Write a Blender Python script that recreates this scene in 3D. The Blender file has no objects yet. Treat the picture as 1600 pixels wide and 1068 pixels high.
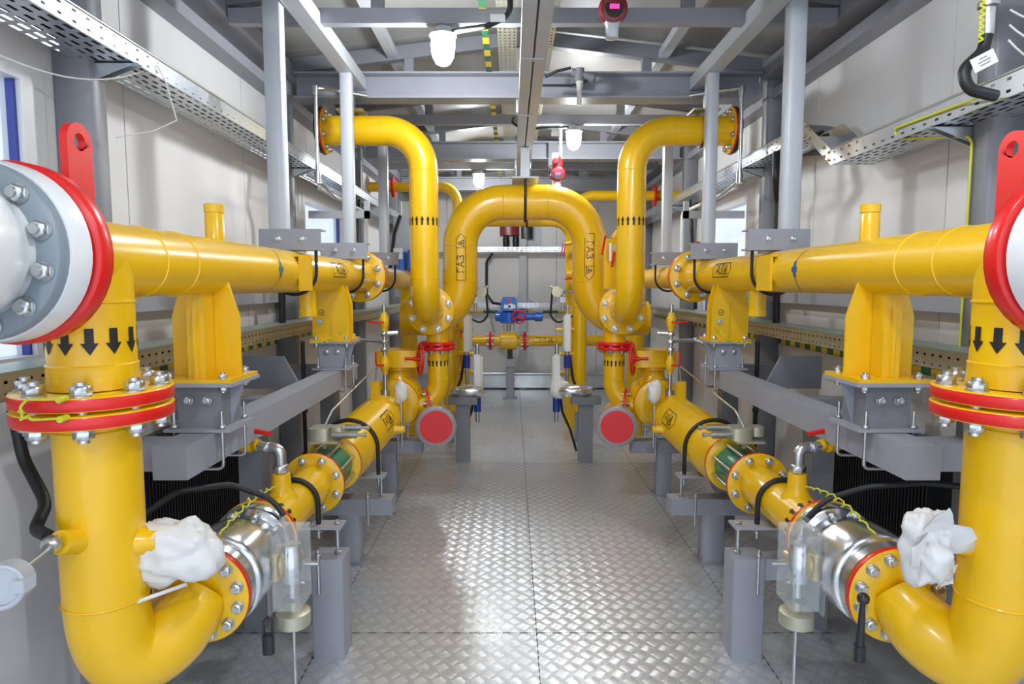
import bpy, math, random
from mathutils import Vector as V, Matrix, noise
C = bpy.context.scene; COL = C.collection
PI = math.pi; random.seed(7)
# ---------------------------------------------------------------- camera, world, exposure
CX, CZ = -0.12, 1.72
cam = bpy.data.objects.new('camera', bpy.data.cameras.new('camera')); COL.objects.link(cam)
cam.location = (CX, 0, CZ); cam.rotation_euler = (math.radians(90 - 4.97), 0, 0)
cam.data.lens = 22.5; cam.data.sensor_width = 36; cam.data.clip_start = .02; C.camera = cam
C.view_settings.view_transform = 'Standard'; C.view_settings.look = 'None'
C.view_settings.gamma = 1; C.view_settings.use_curve_mapping = False
C.view_settings.exposure = 0.4
W = bpy.data.worlds.new('World'); C.world = W; W.use_nodes = True
W.node_tree.nodes['Background'].inputs[0].default_value = (.74, .84, 1, 1)
W.node_tree.nodes['Background'].inputs[1].default_value = 1.5
LAMP = 190.0

# ---------------------------------------------------------------- materials
def mat(name, col, rough=.5, metal=0, coat=0, bump=0, bscale=40, var=0, vscale=6, spec=.5, stretch=None):
    m = bpy.data.materials.new(name); m.use_nodes = True; nt = m.node_tree; b = nt.nodes['Principled BSDF']
    b.inputs['Base Color'].default_value = (*col, 1); b.inputs['Roughness'].default_value = rough
    b.inputs['Metallic'].default_value = metal; b.inputs['Coat Weight'].default_value = coat
    b.inputs['Coat Roughness'].default_value = .12; b.inputs['Specular IOR Level'].default_value = spec
    tc = nt.nodes.new('ShaderNodeTexCoord'); mp = nt.nodes.new('ShaderNodeMapping')
    nt.links.new(tc.outputs['Object'], mp.inputs[0])
    if stretch: mp.inputs['Scale'].default_value = stretch
    if var:
        n = nt.nodes.new('ShaderNodeTexNoise'); n.inputs['Scale'].default_value = vscale; n.inputs['Detail'].default_value = 6
        nt.links.new(mp.outputs[0], n.inputs['Vector'])
        r = nt.nodes.new('ShaderNodeMapRange'); r.inputs[1].default_value = .3; r.inputs[2].default_value = .7
        r.inputs[3].default_value = 1 - var; r.inputs[4].default_value = 1 + var * .5
        nt.links.new(n.outputs['Fac'], r.inputs[0])
        x = nt.nodes.new('ShaderNodeMix'); x.data_type = 'RGBA'; x.blend_type = 'MULTIPLY'; x.inputs[0].default_value = 1
        x.inputs[6].default_value = (*col, 1); nt.links.new(r.outputs[0], x.inputs[7]); nt.links.new(x.outputs[2], b.inputs['Base Color'])
        rr = nt.nodes.new('ShaderNodeMapRange'); rr.inputs[1].default_value = .3; rr.inputs[2].default_value = .7
        rr.inputs[3].default_value = rough * (1 + var); rr.inputs[4].default_value = rough * (1 - var)
        nt.links.new(n.outputs['Fac'], rr.inputs[0]); nt.links.new(rr.outputs[0], b.inputs['Roughness'])
    if bump:
        n2 = nt.nodes.new('ShaderNodeTexNoise'); n2.inputs['Scale'].default_value = bscale; n2.inputs['Detail'].default_value = 3
        nt.links.new(mp.outputs[0], n2.inputs['Vector'])
        bp = nt.nodes.new('ShaderNodeBump'); bp.inputs['Strength'].default_value = bump; bp.inputs['Distance'].default_value = .004
        nt.links.new(n2.outputs['Fac'], bp.inputs['Height']); nt.links.new(bp.outputs[0], b.inputs['Normal'])
    return m
def glow(name, col, s):
    m = bpy.data.materials.new(name); m.use_nodes = True; b = m.node_tree.nodes['Principled BSDF']
    b.inputs['Base Color'].default_value = (*col, 1)
    b.inputs['Emission Color'].default_value = (*col, 1); b.inputs['Emission Strength'].default_value = s; return m
def glass(name, col, alpha, rough=.03, metal=0):
    m = bpy.data.materials.new(name); m.use_nodes = True; nt = m.node_tree; b = nt.nodes['Principled BSDF']
    b.inputs['Base Color'].default_value = (*col, 1); b.inputs['Roughness'].default_value = rough; b.inputs['Metallic'].default_value = metal
    b.inputs['Alpha'].default_value = alpha; return m
YEL = mat('yellow_paint', (.86, .50, .002), .3, coat=.25, var=.05, vscale=5, bump=.05, bscale=60)
RED = mat('red_paint', (.72, .008, .006), .34, coat=.2, bump=.05, bscale=60)
GRY = mat('grey_paint', (.33, .34, .385), .42, var=.06, vscale=4, bump=.04, bscale=80)
GRD = mat('dark_grey_paint', (.22, .225, .25), .45, var=.06, vscale=4)
GRL = mat('light_grey_enamel', (.50, .53, .57), .35)
VGR = mat('valve_grey_enamel', (.23, .27, .30), .35)
WHT = mat('white_enamel', (.80, .82, .83), .25, coat=.4)
WAL = mat('white_wall_sheet', (.74, .73, .73), .45, var=.04, vscale=1.5)
ROOF = mat('roof_sheet', (.40, .40, .385), .5, var=.08, vscale=1.5)
ZN = mat('zinc_steel', (.62, .64, .65), .32, 1, var=.12, vscale=30)
ZB = mat('bright_zinc_sheet', (.66, .70, .74), .30, .85, var=.12, vscale=5)
ZY = mat('yellow_zinc_sheet', (.55, .53, .40), .42, .6, var=.1, vscale=5)
ZC = mat('tray_cover_zinc', (.42, .50, .44), .4, .5, var=.1)
SS = mat('turned_stainless_steel', (.70, .72, .74), .18, 1, bump=.1, bscale=30, stretch=(1, 20, 1))
FLR = mat('tread_plate_steel', (.60, .62, .65), .38, .5, var=.13, vscale=2.2, bump=.06, bscale=18)
FLT = mat('tread_bar_steel', (.80, .82, .85), .30, .6, var=.1, vscale=3)
BLK = mat('black_rubber', (.012, .012, .013), .5)
BLP = mat('black_plastic', (.02, .02, .024), .3)
PRT = mat('black_print', (.012, .011, .008), .5)
BRS = mat('brass', (.62, .47, .16), .3, 1)
GRN = mat('green_enamel', (.004, .22, .13), .3, coat=.3)
DGR = mat('dark_green_tape', (.03, .13, .06), .5)
YTP = mat('yellow_tape', (.72, .47, .03), .5)
BLU = mat('blue_enamel', (.01, .13, .60), .3, coat=.3)
DBL = mat('dark_blue_plastic', (.015, .04, .28), .4)
TEAL = mat('teal_sticker', (.03, .17, .20), .5)
BSTK = mat('blue_sticker', (.02, .09, .33), .5)
BAG = mat('milky_plastic_film', (.76, .75, .73), .35, bump=.35, bscale=14)
BAG.node_tree.nodes['Principled BSDF'].inputs['Subsurface Weight'].default_value = .3
BAG.node_tree.nodes['Principled BSDF'].inputs['Subsurface Radius'].default_value = (.02, .02, .02)
PAP = mat('white_paper', (.82, .82, .84), .6)
YGW = mat('yellow_green_wire', (.60, .62, .03), .45)
FOIL = mat('crumpled_foil', (.80, .81, .82), .22, .9, bump=1, bscale=24)
LENS = glow('lamp_glass_lit', (.93, .97, 1), LAMP)
DISP = glow('red_led_digits', (1, .02, .12), 6)
MAR = mat('maroon_enamel', (.22, .008, .014), .3, coat=.3)
ACR = glass('clear_acrylic', (.85, .9, .92), .11)
GLS = glass('window_glass', (.60, .70, .76), .35)
FRM = mat('window_frame_white', (.68, .68, .70), .4)
BFR = mat('blue_gasket', (.04, .06, .30), .4)
WHC = mat('white_cable', (.72, .72, .68), .5)

# ---------------------------------------------------------------- mesh helpers
def frame(d):
    d = V(d).normalized(); a = V((0, 0, 1)) if abs(d.z) < .9 else V((1, 0, 0))
    u = d.cross(a).normalized(); return u, d.cross(u).normalized(), d
class MB:
    def __init__(s): s.v = []; s.f = []; s.m = []
    def add(s, vs, fs, m=0):
        o = len(s.v); s.v += [tuple(p) for p in vs]; s.f += [tuple(i + o for i in f) for f in fs]
        s.m += (m if isinstance(m, list) else [m] * len(fs)); return s
    def box(s, x0, y0, z0, x1, y1, z1, m=0):
        if x0 > x1: x0, x1 = x1, x0
        if y0 > y1: y0, y1 = y1, y0
        if z0 > z1: z0, z1 = z1, z0
        return s.add([(x, y, z) for z in (z0, z1) for y in (y0, y1) for x in (x0, x1)],
                     [(0, 2, 3, 1), (4, 5, 7, 6), (0, 1, 5, 4), (2, 6, 7, 3), (0, 4, 6, 2), (1, 3, 7, 5)], m)
    def bbox(s, x0, y0, z0, x1, y1, z1, b=.006, m=0):   # bevelled box along its longest vertical section: chamfered x/y corners
        if x0 > x1: x0, x1 = x1, x0
        if y0 > y1: y0, y1 = y1, y0
        P = [(x0 + b, y0), (x1 - b, y0), (x1, y0 + b), (x1, y1 - b), (x1 - b, y1), (x0 + b, y1), (x0, y1 - b), (x0, y0 + b)]
        return s.prism(P, (0, 0, z0), (1, 0, 0), (0, 1, 0), z1 - z0, m)
    def prism(s, P, o, ux, uy, h, m=0):
        o, ux, uy = V(o), V(ux), V(uy); n = ux.cross(uy).normalized() * h; k = len(P)
        a = [o + ux * x + uy * y for x, y in P]; b = [p + n for p in a]
        return s.add(a + b, [tuple(range(k))[::-1], tuple(range(k, 2 * k))] + [(i, (i + 1) % k, k + (i + 1) % k, k + i) for i in range(k)], m)
    def bar(s, p0, p1, w, h, m=0, up=(0, 0, 1)):
        p0, p1 = V(p0), V(p1); d = (p1 - p0).normalized(); u = d.cross(V(up))
        if u.length < 1e-3: u = d.cross(V((1, 0, 0)))
        u.normalize(); t = u.cross(d); u *= w / 2; t *= h / 2
        vs = [p + a * u + b * t for p in (p0, p1) for a, b in ((-1, -1), (1, -1), (1, 1), (-1, 1))]
        return s.add(vs, [(3, 2, 1, 0), (4, 5, 6, 7), (0, 1, 5, 4), (1, 2, 6, 5), (2, 3, 7, 6), (3, 0, 4, 7)], m)
    def lathe(s, o, d, prof, n=32, caps=True):
        u, w, d = frame(d); o = V(o); vs = []; fs = []; ms = []
        for pr in prof:
            for i in range(n):
                a = 2 * PI * i / n; vs.append(o + d * pr[0] + (u * math.cos(a) + w * math.sin(a)) * pr[1])
        for k in range(len(prof) - 1):
            mm = prof[k][2] if len(prof[k]) > 2 else 0
            for i in range(n):
                j = (i + 1) % n; fs.append((k * n + i, k * n + j, (k + 1) * n + j, (k + 1) * n + i)); ms.append(mm)
        if caps:
            fs.append(tuple(range(n))[::-1]); ms.append(prof[0][2] if len(prof[0]) > 2 else 0)
            k = len(prof) - 1; fs.append(tuple(range(k * n, k * n + n))); ms.append(prof[-1][2] if len(prof[-1]) > 2 else 0)
        return s.add(vs, fs, ms)
    def cyl(s, p0, p1, r, r1=None, n=20, m=0, caps=True):
        p0, p1 = V(p0), V(p1); L = (p1 - p0).length
        return s.lathe(p0, p1 - p0, [(0, r, m), (L, r if r1 is None else r1, m)], n, caps)
    def tube(s, P, r, n=16, m=0, closed=False):
        P = [V(p) for p in P]; k = len(P); R = r if isinstance(r, list) else [r] * k; vs = []; fs = []; u = None
        for i in range(k):
            if closed: t = P[(i + 1) % k] - P[i - 1]
            else: t = (P[min(i + 1, k - 1)] - P[max(i - 1, 0)])
            t.normalize()
            if u is None: u = frame(t)[0]
            u = (u - t * u.dot(t)).normalized(); w = t.cross(u)
            vs += [P[i] + (u * math.cos(2 * PI * j / n) + w * math.sin(2 * PI * j / n)) * R[i] for j in range(n)]
        for i in range(k if closed else k - 1):
            i2 = (i + 1) % k
            fs += [(i * n + j, i * n + (j + 1) % n, i2 * n + (j + 1) % n, i2 * n + j) for j in range(n)]
        if not closed: fs += [tuple(range(n))[::-1], tuple(range((k - 1) * n, k * n))]
        return s.add(vs, fs, m)
    def torus(s, c, d, R, r, n=32, k=6, m=0):
        u, w, d = frame(d); c = V(c)
        return s.tube([c + (u * math.cos(2 * PI * i / n) + w * math.sin(2 * PI * i / n)) * R for i in range(n)], r, k, m, True)
    def hexn(s, o, d, r, h, m=0): return s.lathe(o, d, [(0, r * .92, m), (h * .1, r, m), (h * .88, r, m), (h, r * .86, m)], 6)
    def ball(s, c, r, n=16, k=9, m=0, sc=(1, 1, 1)):
        c = V(c); vs = []; fs = []
        for i in range(1, k):
            for j in range(n):
                a = PI * i / k; b = 2 * PI * j / n
                vs.append((c.x + r * sc[0] * math.sin(a) * math.cos(b), c.y + r * sc[1] * math.sin(a) * math.sin(b), c.z + r * sc[2] * math.cos(a)))
        for i in range(k - 2): fs += [(i * n + j, (i + 1) * n + j, (i + 1) * n + (j + 1) % n, i * n + (j + 1) % n) for j in range(n)]
        fs += [tuple(range(n)), tuple(range((k - 2) * n, (k - 1) * n))[::-1]]
        return s.add(vs, fs, m)
def sharp(me, ang=48):
    me.polygons.foreach_set('use_smooth', [True] * len(me.polygons)); me.set_sharp_from_angle(angle=math.radians(ang))
def mesh(name, mb, mats, loc=(0, 0, 0)):
    me = bpy.data.meshes.new(name); l = V(loc)
    me.from_pydata([tuple(V(p) - l) for p in mb.v], [], mb.f)
    mats = mats if isinstance(mats, (list, tuple)) else [mats]
    for m in mats: me.materials.append(m)
    me.polygons.foreach_set('material_index', mb.m); sharp(me); me.update(); return me
def thing(name, label, cat, loc=(0, 0, 0), group=None):
    o = bpy.data.objects.new(name, None); o.location = loc; o.empty_display_size = .05; COL.objects.link(o)
    o['label'] = label; o['category'] = cat
    if group: o['group'] = group
    return o
def root(o):
    while o.parent: o = o.parent
    return o
def part(name, mb, mats, parent, label=None, kind=None):
    r = root(parent); o = bpy.data.objects.new(name, mesh(name, mb, mats, r.location)); COL.objects.link(o); o.parent = parent
    if label: o['label'] = label
    if kind: o['kind'] = kind
    return o
def solo(name, mb, mats, label, cat, group=None):
    o = bpy.data.objects.new(name, mesh(name, mb, mats)); COL.objects.link(o); o['label'] = label; o['category'] = cat
    if group: o['group'] = group
    return o
def struct(name, mb, mats):
    o = bpy.data.objects.new(name, mesh(name, mb, mats)); COL.objects.link(o); o['kind'] = 'structure'; return o
_c = {}
def inst(name, key, make, mats, parent, loc, d):
    """shared-mesh part: make() builds it along +Z at the origin"""
    if key not in _c: _c[key] = mesh(name, make(), mats)
    o = bpy.data.objects.new(name, _c[key]); COL.objects.link(o); o.parent = parent
    r = root(parent); o.location = V(loc) - r.location
    o.rotation_euler = V(d).to_track_quat('Z', 'Y').to_euler(); return o
def bolt(parent, loc, d, rb, grip, name='bolt'):
    def mk():
        m = MB(); e = grip / 2 + rb * 2.6
        m.cyl((0, 0, -e), (0, 0, e), rb, n=10)
        for k in (1, -1):
            m.cyl((0, 0, k * grip / 2), (0, 0, k * (grip / 2 + rb * .25)), rb * 2, n=12)
            m.hexn((0, 0, k * (grip / 2 + rb * .25)), (0, 0, k), rb * 1.75, rb * 1.7)
        return m
    return inst(name, ('b', round(rb, 4), round(grip, 4)), mk, ZN, parent, loc, d)
def disc_prof(t0, t1, R, r0, c=.003):
    return [(t0, r0, 0), (t0, R - c, 0), (t0 + c, R, 1), (t1 - c, R, 0), (t1, R - c, 0), (t1, r0, 0)]
def flange(parent, c, d, R, t, r0, nb=8, Rb=None, rb=.012, second=None, gap=.006, mats=None, off=.5, label=None):
    """disc of thickness t from c along d (yellow faces, red rim); second=thing owning the mating disc behind c"""
    mats = mats or [YEL, RED]; d = V(d).normalized(); c = V(c); u, w, _ = frame(d)
    f = part('flange', MB().lathe(c, d, disc_prof(0, t, R, r0), 40), mats, parent, label)
    grip = t
    if second is not None:
        part('flange', MB().lathe(c - d * gap, -d, disc_prof(0, t, R, r0), 40), mats, second); grip = 2 * t + gap
    mid = c + d * (t - grip / 2); Rb = Rb or R * .8
    for i in range(nb):
        a = 2 * PI * (i + off) / nb
        bolt(f, mid + (u * math.cos(a) + w * math.sin(a)) * Rb, d, rb, grip)
    return f
def fillet(P, R, seg=10):
    """polyline with rounded corners; R one radius or a list per inner corner"""
    P = [V(p) for p in P]; out = [P[0]]; k = 0
    for i in range(1, len(P) - 1):
        r = R[i - 1] if isinstance(R, (list, tuple)) else R
        a = (P[i - 1] - P[i]).normalized(); b = (P[i + 1] - P[i]).normalized(); th = a.angle(b)
        if r <= 0 or abs(th - PI) < .02: out.append(P[i]); continue
        t = r / math.tan(th / 2); t = min(t, (P[i] - P[i - 1]).length * .98, (P[i + 1] - P[i]).length * .98); r = t * math.tan(th / 2)
        cc = P[i] + (a + b).normalized() * (r / math.sin(th / 2)); s0 = P[i] + a * t - cc; s1 = P[i] + b * t - cc
        ang = s0.angle(s1); ax = s0.cross(s1).normalized()
        for q in range(seg + 1): out.append(cc + Matrix.Rotation(ang * q / seg, 3, ax) @ s0)
    out.append(P[-1]); return out
def wrap(mb, polys, A, a, n0, r, e=.002):
    """flat (u along axis a, v around) polygons laid on a cylinder of radius r"""
    A, a, n0 = V(A), V(a).normalized(), V(n0); n0 = (n0 - a * n0.dot(a)).normalized(); t = n0.cross(a)
    for P in polys: mb.add([A + a * u + (n0 * math.cos(v / r) + t * math.sin(v / r)) * (r + e) for u, v in P], [tuple(range(len(P)))])
def arrow_polys(w, h, v0):
    s = w * .25; q = h * .55
    return [[(0, v0 - s), (0, v0), (q, v0), (q, v0 - s)], [(0, v0), (0, v0 + s), (q, v0 + s), (q, v0)],
            [(q, v0 - w / 2), (q, v0), (h, v0)], [(q, v0), (q, v0 + w / 2), (h, v0)]]
def arrows(parent, A, a, r, n, w, h, start=(1, 0, 0)):
    m = MB(); st = V(start)
    for i in range(n): wrap(m, arrow_polys(w, h, 2 * PI * r * i / n), A, a, st, r)
    b = MB(); a2 = V(a).normalized(); L = h * 1.5
    b.lathe(V(A) - a2 * (L - h) / 2, a2, [(0, r + .0004), (0, r + .001), (L, r + .001), (L, r + .0004)], 32, False)
    return part('arrow_band', m, PRT, parent, 'black flow arrows printed around the pipe')
_t = {}
def text_polys(txt):
    if txt not in _t:
        cu = bpy.data.curves.new('t', 'FONT'); cu.body = txt; cu.size = 1; cu.resolution_u = 3; cu.align_x = 'CENTER'; cu.align_y = 'CENTER'
        o = bpy.data.objects.new('t', cu); COL.objects.link(o); dg = bpy.context.evaluated_depsgraph_get(); dg.update()
        me = bpy.data.meshes.new_from_object(o.evaluated_get(dg))
        _t[txt] = [[(me.vertices[i].co.x, me.vertices[i].co.y) for i in p.vertices] for p in me.polygons]
        bpy.data.objects.remove(o); bpy.data.meshes.remove(me)
    return _t[txt]
def rect_strips(u0, u1, v0, v1, n=6):
    return [[(u0, v0 + (v1 - v0) * i / n), (u1, v0 + (v1 - v0) * i / n), (u1, v0 + (v1 - v0) * (i + 1) / n), (u0, v0 + (v1 - v0) * (i + 1) / n)] for i in range(n)]
def line_poly(p, q, w):
    dx, dy = q[0] - p[0], q[1] - p[1]; L = math.hypot(dx, dy); nx, ny = -dy / L * w / 2, dx / L * w / 2
    k = max(1, int(L / .015)); out = []
    for i in range(k):
        a, b = i / k, (i + 1) / k
        out.append([(p[0] + dx * a - nx, p[1] + dy * a - ny), (p[0] + dx * b - nx, p[1] + dy * b - ny), (p[0] + dx * b + nx, p[1] + dy * b + ny), (p[0] + dx * a + nx, p[1] + dy * a + ny)])
    return out
def gas_label(parent, A, a, n0, r, L, H, e=.0025):
    """pointed pipe marker with GAS in Cyrillic and a warning triangle, reading along axis a"""
    P = []; lw = H * .058; x0, x1 = -L / 2, L / 2 - H * .55
    cs = [(x0, -H / 2), (x1, -H / 2), (L / 2, 0), (x1, H / 2), (x0, H / 2)]
    for i in range(5): P += line_poly(cs[i], cs[(i + 1) % 5], lw)
    xs = x1 - H * .95; P += line_poly((xs, -H / 2), (xs, H / 2), lw)
    tx = (xs + x1) / 2; tr = [(tx - H * .36, -H * .3), (tx + H * .36, -H * .3), (tx, H * .32)]
    for i in range(3): P += line_poly(tr[i], tr[(i + 1) % 3], lw * 1.3)
    P += [[(tx - H * .07, -H * .2), (tx + H * .07, -H * .2), (tx + H * .09, -H * .02), (tx, H * .13), (tx - H * .09, -H * .02)]]
    tp = text_polys('ГАЗ'); xm = max(abs(x) for p in tp for x, y in p); sz = min((xs - x0) * .42 / xm, H * 1.05)
    P += [[((x0 + xs) / 2 + x * sz, y * sz) for x, y in p] for p in tp]
    m = MB(); wrap(m, P, A, a, n0, r, e); return part('pipe_label', m, PRT, parent, 'black outlined gas marker printed on the yellow pipe')
def perf(mb, o, u, v, nu, nv, cu, cv, hu, hv, stag=False, m=0, omit=None):
    """perforated sheet: nu x nv cells cu x cv with slots hu x hv cut through"""
    o, u, v = V(o), V(u).normalized(), V(v).normalized(); vs = []; fs = []
    for i in range(nu):
        for j in range(nv):
            x, y = i * cu, j * cv; dx = (cu * .2 if j % 2 else -cu * .2) if stag else 0
            a, b = x + (cu - hu) / 2 + dx * (1 - hu / cu), y + (cv - hv) / 2; k = len(vs)
            vs += [o + u * p + v * q for p, q in ((x, y), (x + cu, y), (x + cu, y + cv), (x, y + cv), (a, b), (a + hu, b), (a + hu, b + hv), (a, b + hv))]
            fs += [(k + q, k + (q + 1) % 4, k + 4 + (q + 1) % 4, k + 4 + q) for q in range(4)]
    mb.add(vs, fs, m)

# ================================================================ SETTING
HW, Y0, Y1 = 1.95, -1.3, 10.75
TIE, SEC = CZ + 1.40, CZ + 1.505
EAVE, RIDGE = CZ + 1.70, CZ + 1.93
fl = struct('floor', MB().box(-HW, Y0, -.08, HW, Y1, 0), FLR)
def treads():
    m = MB(); p = .084; vs = m.v; fs = m.f; j = 0; y = 1.2
    while y < Y1 - .05:
        x = -1.49 + (p / 2 if j % 2 else 0)
        while x < 1.5:
            sg = 1 if j % 2 else -1; c, s = math.cos(.62), math.sin(.62) * sg
            for k in (-2, -1, 0, 1, 2) if y < 4.5 else (-1, 0, 1) if y < 7 else (0,):
                w = .0036 if y < 4.5 else .006 if y < 7 else .016; L = .026; st = .0095 if y < 4.5 else .014; cx, cy = x - s * k * st, y + c * k * st; o = len(vs)
                for lx, ly, z in ((-L, -w, 0), (L, -w, 0), (L, w, 0), (-L, w, 0), (-L * .7, 0, .0022), (L * .7, 0, .0022)):
                    vs.append((cx + lx * c - ly * s, cy + lx * s + ly * c, z))
                fs += [(o, o + 1, o + 5, o + 4), (o + 2, o + 3, o + 4, o + 5), (o + 1, o + 2, o + 5), (o + 3, o, o + 4)]
            x += p
        y += p * .6; j += 1
    m.m = [0] * len(fs); return m
tr = part('raised_treads', treads(), FLT, fl, 'raised diamond bars of the tread plate', 'stuff')
sm = MB()
for y in (3.05, 6.1, 9.0): sm.box(-1.5, y, .0003, 1.5, y + .006, .0008)
for x in (-1.05, 0, 1.05): sm.box(x, 1.2, .0003, x + .005, Y1, .0008)
part('plate_seam', sm, BLK, fl)

WIN = [(1.25, 2.49, CZ - .32, CZ + .82), (5.62, 6.92, CZ - .32, CZ + .80)]
seams = [Y0, -.95, .4, 1.75, 3.1, 4.45, 5.8, 7.15, 8.5, 9.85, Y1]
def wall_side(s, name, wn):
    x0, x1 = s * HW, s * (HW + .08); w = struct(name, MB().box(s * (HW + .081), Y0, -.08, s * (HW + .1), -1.0, EAVE + .1), WAL)
    g = .004
    cuts = sorted(set(seams + [y for q in WIN for y in q[:2]]))
    for a, b in zip(cuts, cuts[1:]):
        spans = [(0, EAVE + .05)]
        for q in WIN:
            if a >= q[0] - 1e-6 and b <= q[1] + 1e-6: spans = [(0, q[2]), (q[3], EAVE + .05)]
        ga = g if a in seams else 0; gb = g if b in seams else 0
        for z0, z1 in spans: part('panel', MB().box(x0, a + ga, z0, x1, b - gb, z1), WAL, w)
    part('joint_backing', MB().box(x1, Y0, 0, s * (HW + .084), Y1, WIN[0][2]).box(x1, Y0, WIN[0][3], s * (HW + .084), Y1, EAVE), WAL, w)
    for k, q in enumerate(WIN):
        o = struct('window_%d' % (wn + k), MB().box(s * (HW + .03), q[0] + .05, q[2] + .05, s * (HW + .036), q[1] - .05, q[3] - .05), GLS)
        f = MB(); t = .06
        for (a, b, c, d) in ((q[0], q[0] + t, q[2], q[3]), (q[1] - t, q[1], q[2], q[3]), (q[0] + t, q[1] - t, q[2], q[2] + t), (q[0] + t, q[1] - t, q[3] - t, q[3])):
            f.box(s * (HW - .02), a, c, s * (HW + .06), b, d)
        part('window_frame', f, FRM, o)
        gk = MB(); e = t
        for (a, b, c, d) in ((q[0] + e, q[0] + e + .012, q[2] + e, q[3] - e), (q[1] - e - .012, q[1] - e, q[2] + e, q[3] - e)):
            gk.box(s * (HW + .0), a, c, s * (HW + .03), b, d)
        part('gasket', gk, BFR, o)
        am = MB()
        for (a, b, c, d) in ((q[0] - .07, q[0], q[2] - .07, q[3] + .07), (q[1], q[1] + .07, q[2] - .07, q[3] + .07), (q[0], q[1], q[3], q[3] + .07), (q[0], q[1], q[2] - .07, q[2])):
            am.box(s * (HW - .012), a, c, s * HW, b, d)
        part('architrave', am, FRM, o)
    return w
wall_side(-1, 'wall_left', 1); wall_side(1, 'wall_right', 3)
wb = struct('wall_back', MB().box(-HW, Y1 + .08, 0, HW, Y1 + .1, RIDGE), WAL)
xs = [-HW, -1.2, 0.02 - .0, .62, 1.3, HW]
for a, b in zip(xs, xs[1:]): part('panel', MB().box(a + .003, Y1, 0, b - .003, Y1 + .08, RIDGE), WAL, wb)
# roof
ce = struct('ceiling', MB().prism([(-HW - .1, EAVE + .09), (0, RIDGE + .09), (HW + .1, EAVE + .09), (HW + .1, EAVE + .1), (0, RIDGE + .1), (-HW - .1, EAVE + .1)], (0, Y1 + .1, 0), (1, 0, 0), (0, 0, 1), Y1 + .1 - Y0), ROOF)
ys = [Y0, .1, 1.3, 2.5, 3.7, 4.9, 6.1, 7.3, 8.5, 9.7, Y1 + .09]
for a, b in zip(ys, ys[1:]):
    for s in (-1, 1):
        P = [(0, RIDGE), (s * (HW + .09), EAVE), (s * (HW + .09), EAVE + .08), (0, RIDGE + .08)]
        part('panel', MB().prism(P, (0, b - .004, 0), (1, 0, 0), (0, 0, 1), b - a - .008), ROOF, ce)
# wall columns, eave beams, girts
for s, sd in ((-1, 'left'), (1, 'right')):
    for i, y in enumerate((.38, 2.68, 5.0, 7.3, 9.6)):
        if y < 1: continue
        wn = ('beside the near window', 'behind the overhead riser pipe', 'third from the front', 'nearest the back wall')[i - 1]
        t = thing('wall_column', 'grey square steel column on the %s wall, %s' % (sd, wn), 'column', (s * 1.88, y, 0), 'wall columns')
        part('column_shaft', MB().bbox(s * HW, y - .055, 0, s * 1.8, y + .055, EAVE - .02, .01), GRD, t)
        part('base_plate', MB().box(s * HW, y - .09, 0, s * 1.76, y + .09, .012), GRD, t)
    t = thing('eave_beam', 'long grey eave beam along the top of the %s wall' % sd, 'beam', (s * 1.88, 5, TIE))
    part('upper_chord', MB().box(s * HW, Y0, TIE + .14, s * 1.76, Y1, TIE + .26), GRY, t)
    part('lower_chord', MB().box(s * HW, Y0, TIE - .0, s * 1.83, Y1, TIE + .07), GRY, t)
    m = MB().box(s * HW, 2.74, 1.6, s * 1.87, 4.94, 1.69).box(s * HW, 5.06, 1.6, s * 1.87, 5.55, 1.69)
    solo('wall_girt', m, GRY, 'grey horizontal rail fixed to the %s wall between the columns' % sd, 'rail')
# trusses
def truss(y, main, lab):
    lab = lab[:]
    t = thing('roof_truss' if main else 'tie_beam', lab, 'truss' if main else 'beam', (0, y, TIE if main else SEC), 'roof trusses' if main else 'light tie beams')
    z0 = TIE if main else SEC; h = .19 if main else .085; x = 1.75; w = .09 if main else .06
    if main:
        b = MB().box(-x, y - w, z0, x, y + w, z0 + .014).box(-x, y - w, z0 + h - .014, x, y + w, z0 + h).box(-x, y - .006, z0 + .014, x, y + .006, z0 + h - .014)
        part('lower_flange_beam', b, GRY, t)
    else: part('tie_tube', MB().box(-x, y - w / 2, z0, x, y + w / 2, z0 + h), GRY, t)
    top = lambda q: RIDGE - (RIDGE - EAVE) * abs(q) / HW
    for s in (-1, 1):
        part('rafter', MB().bar((0, y, RIDGE - .07), (s * 1.76, y, top(1.76) - .07), .07, .1), GRD, t)
        part('upright', MB().box(s * .86, y - .03, z0 + h, s * .93, y + .03, top(.9) - .1), GRD, t)
    return t
truss(2.7, True, 'main roof truss just above the top of the view'); 
truss(3.85, False, 'light grey tie tube nearest the camera, carrying the red gas detector')
truss(5.0, True, 'deep grey roof truss that the overhead riser pipes hang from')
truss(6.15, False, 'light grey tie tube second from the camera')
truss(7.3, True, 'grey roof truss second from the back wall')
truss(8.45, False, 'light grey tie tube farthest from the camera')
truss(9.6, True, 'grey roof truss closest to the back wall')
for s, sd in ((-1, 'left'), (1, 'right')):
    solo('purlin', MB().box(s * .98, 1.3, EAVE + .0, s * 1.05, Y1, EAVE + .06), GRL, 'thin pale roof purlin on the %s slope above the tie beams' % sd, 'purlin')
    solo('hanger_rail', MB().box(s * 1.22, 1.6, TIE + .07, s * 1.32, 4.98, TIE + .165), GRL, 'long grey square tube under the roof on the %s, carrying the pipe hanger posts' % sd, 'beam')
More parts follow.
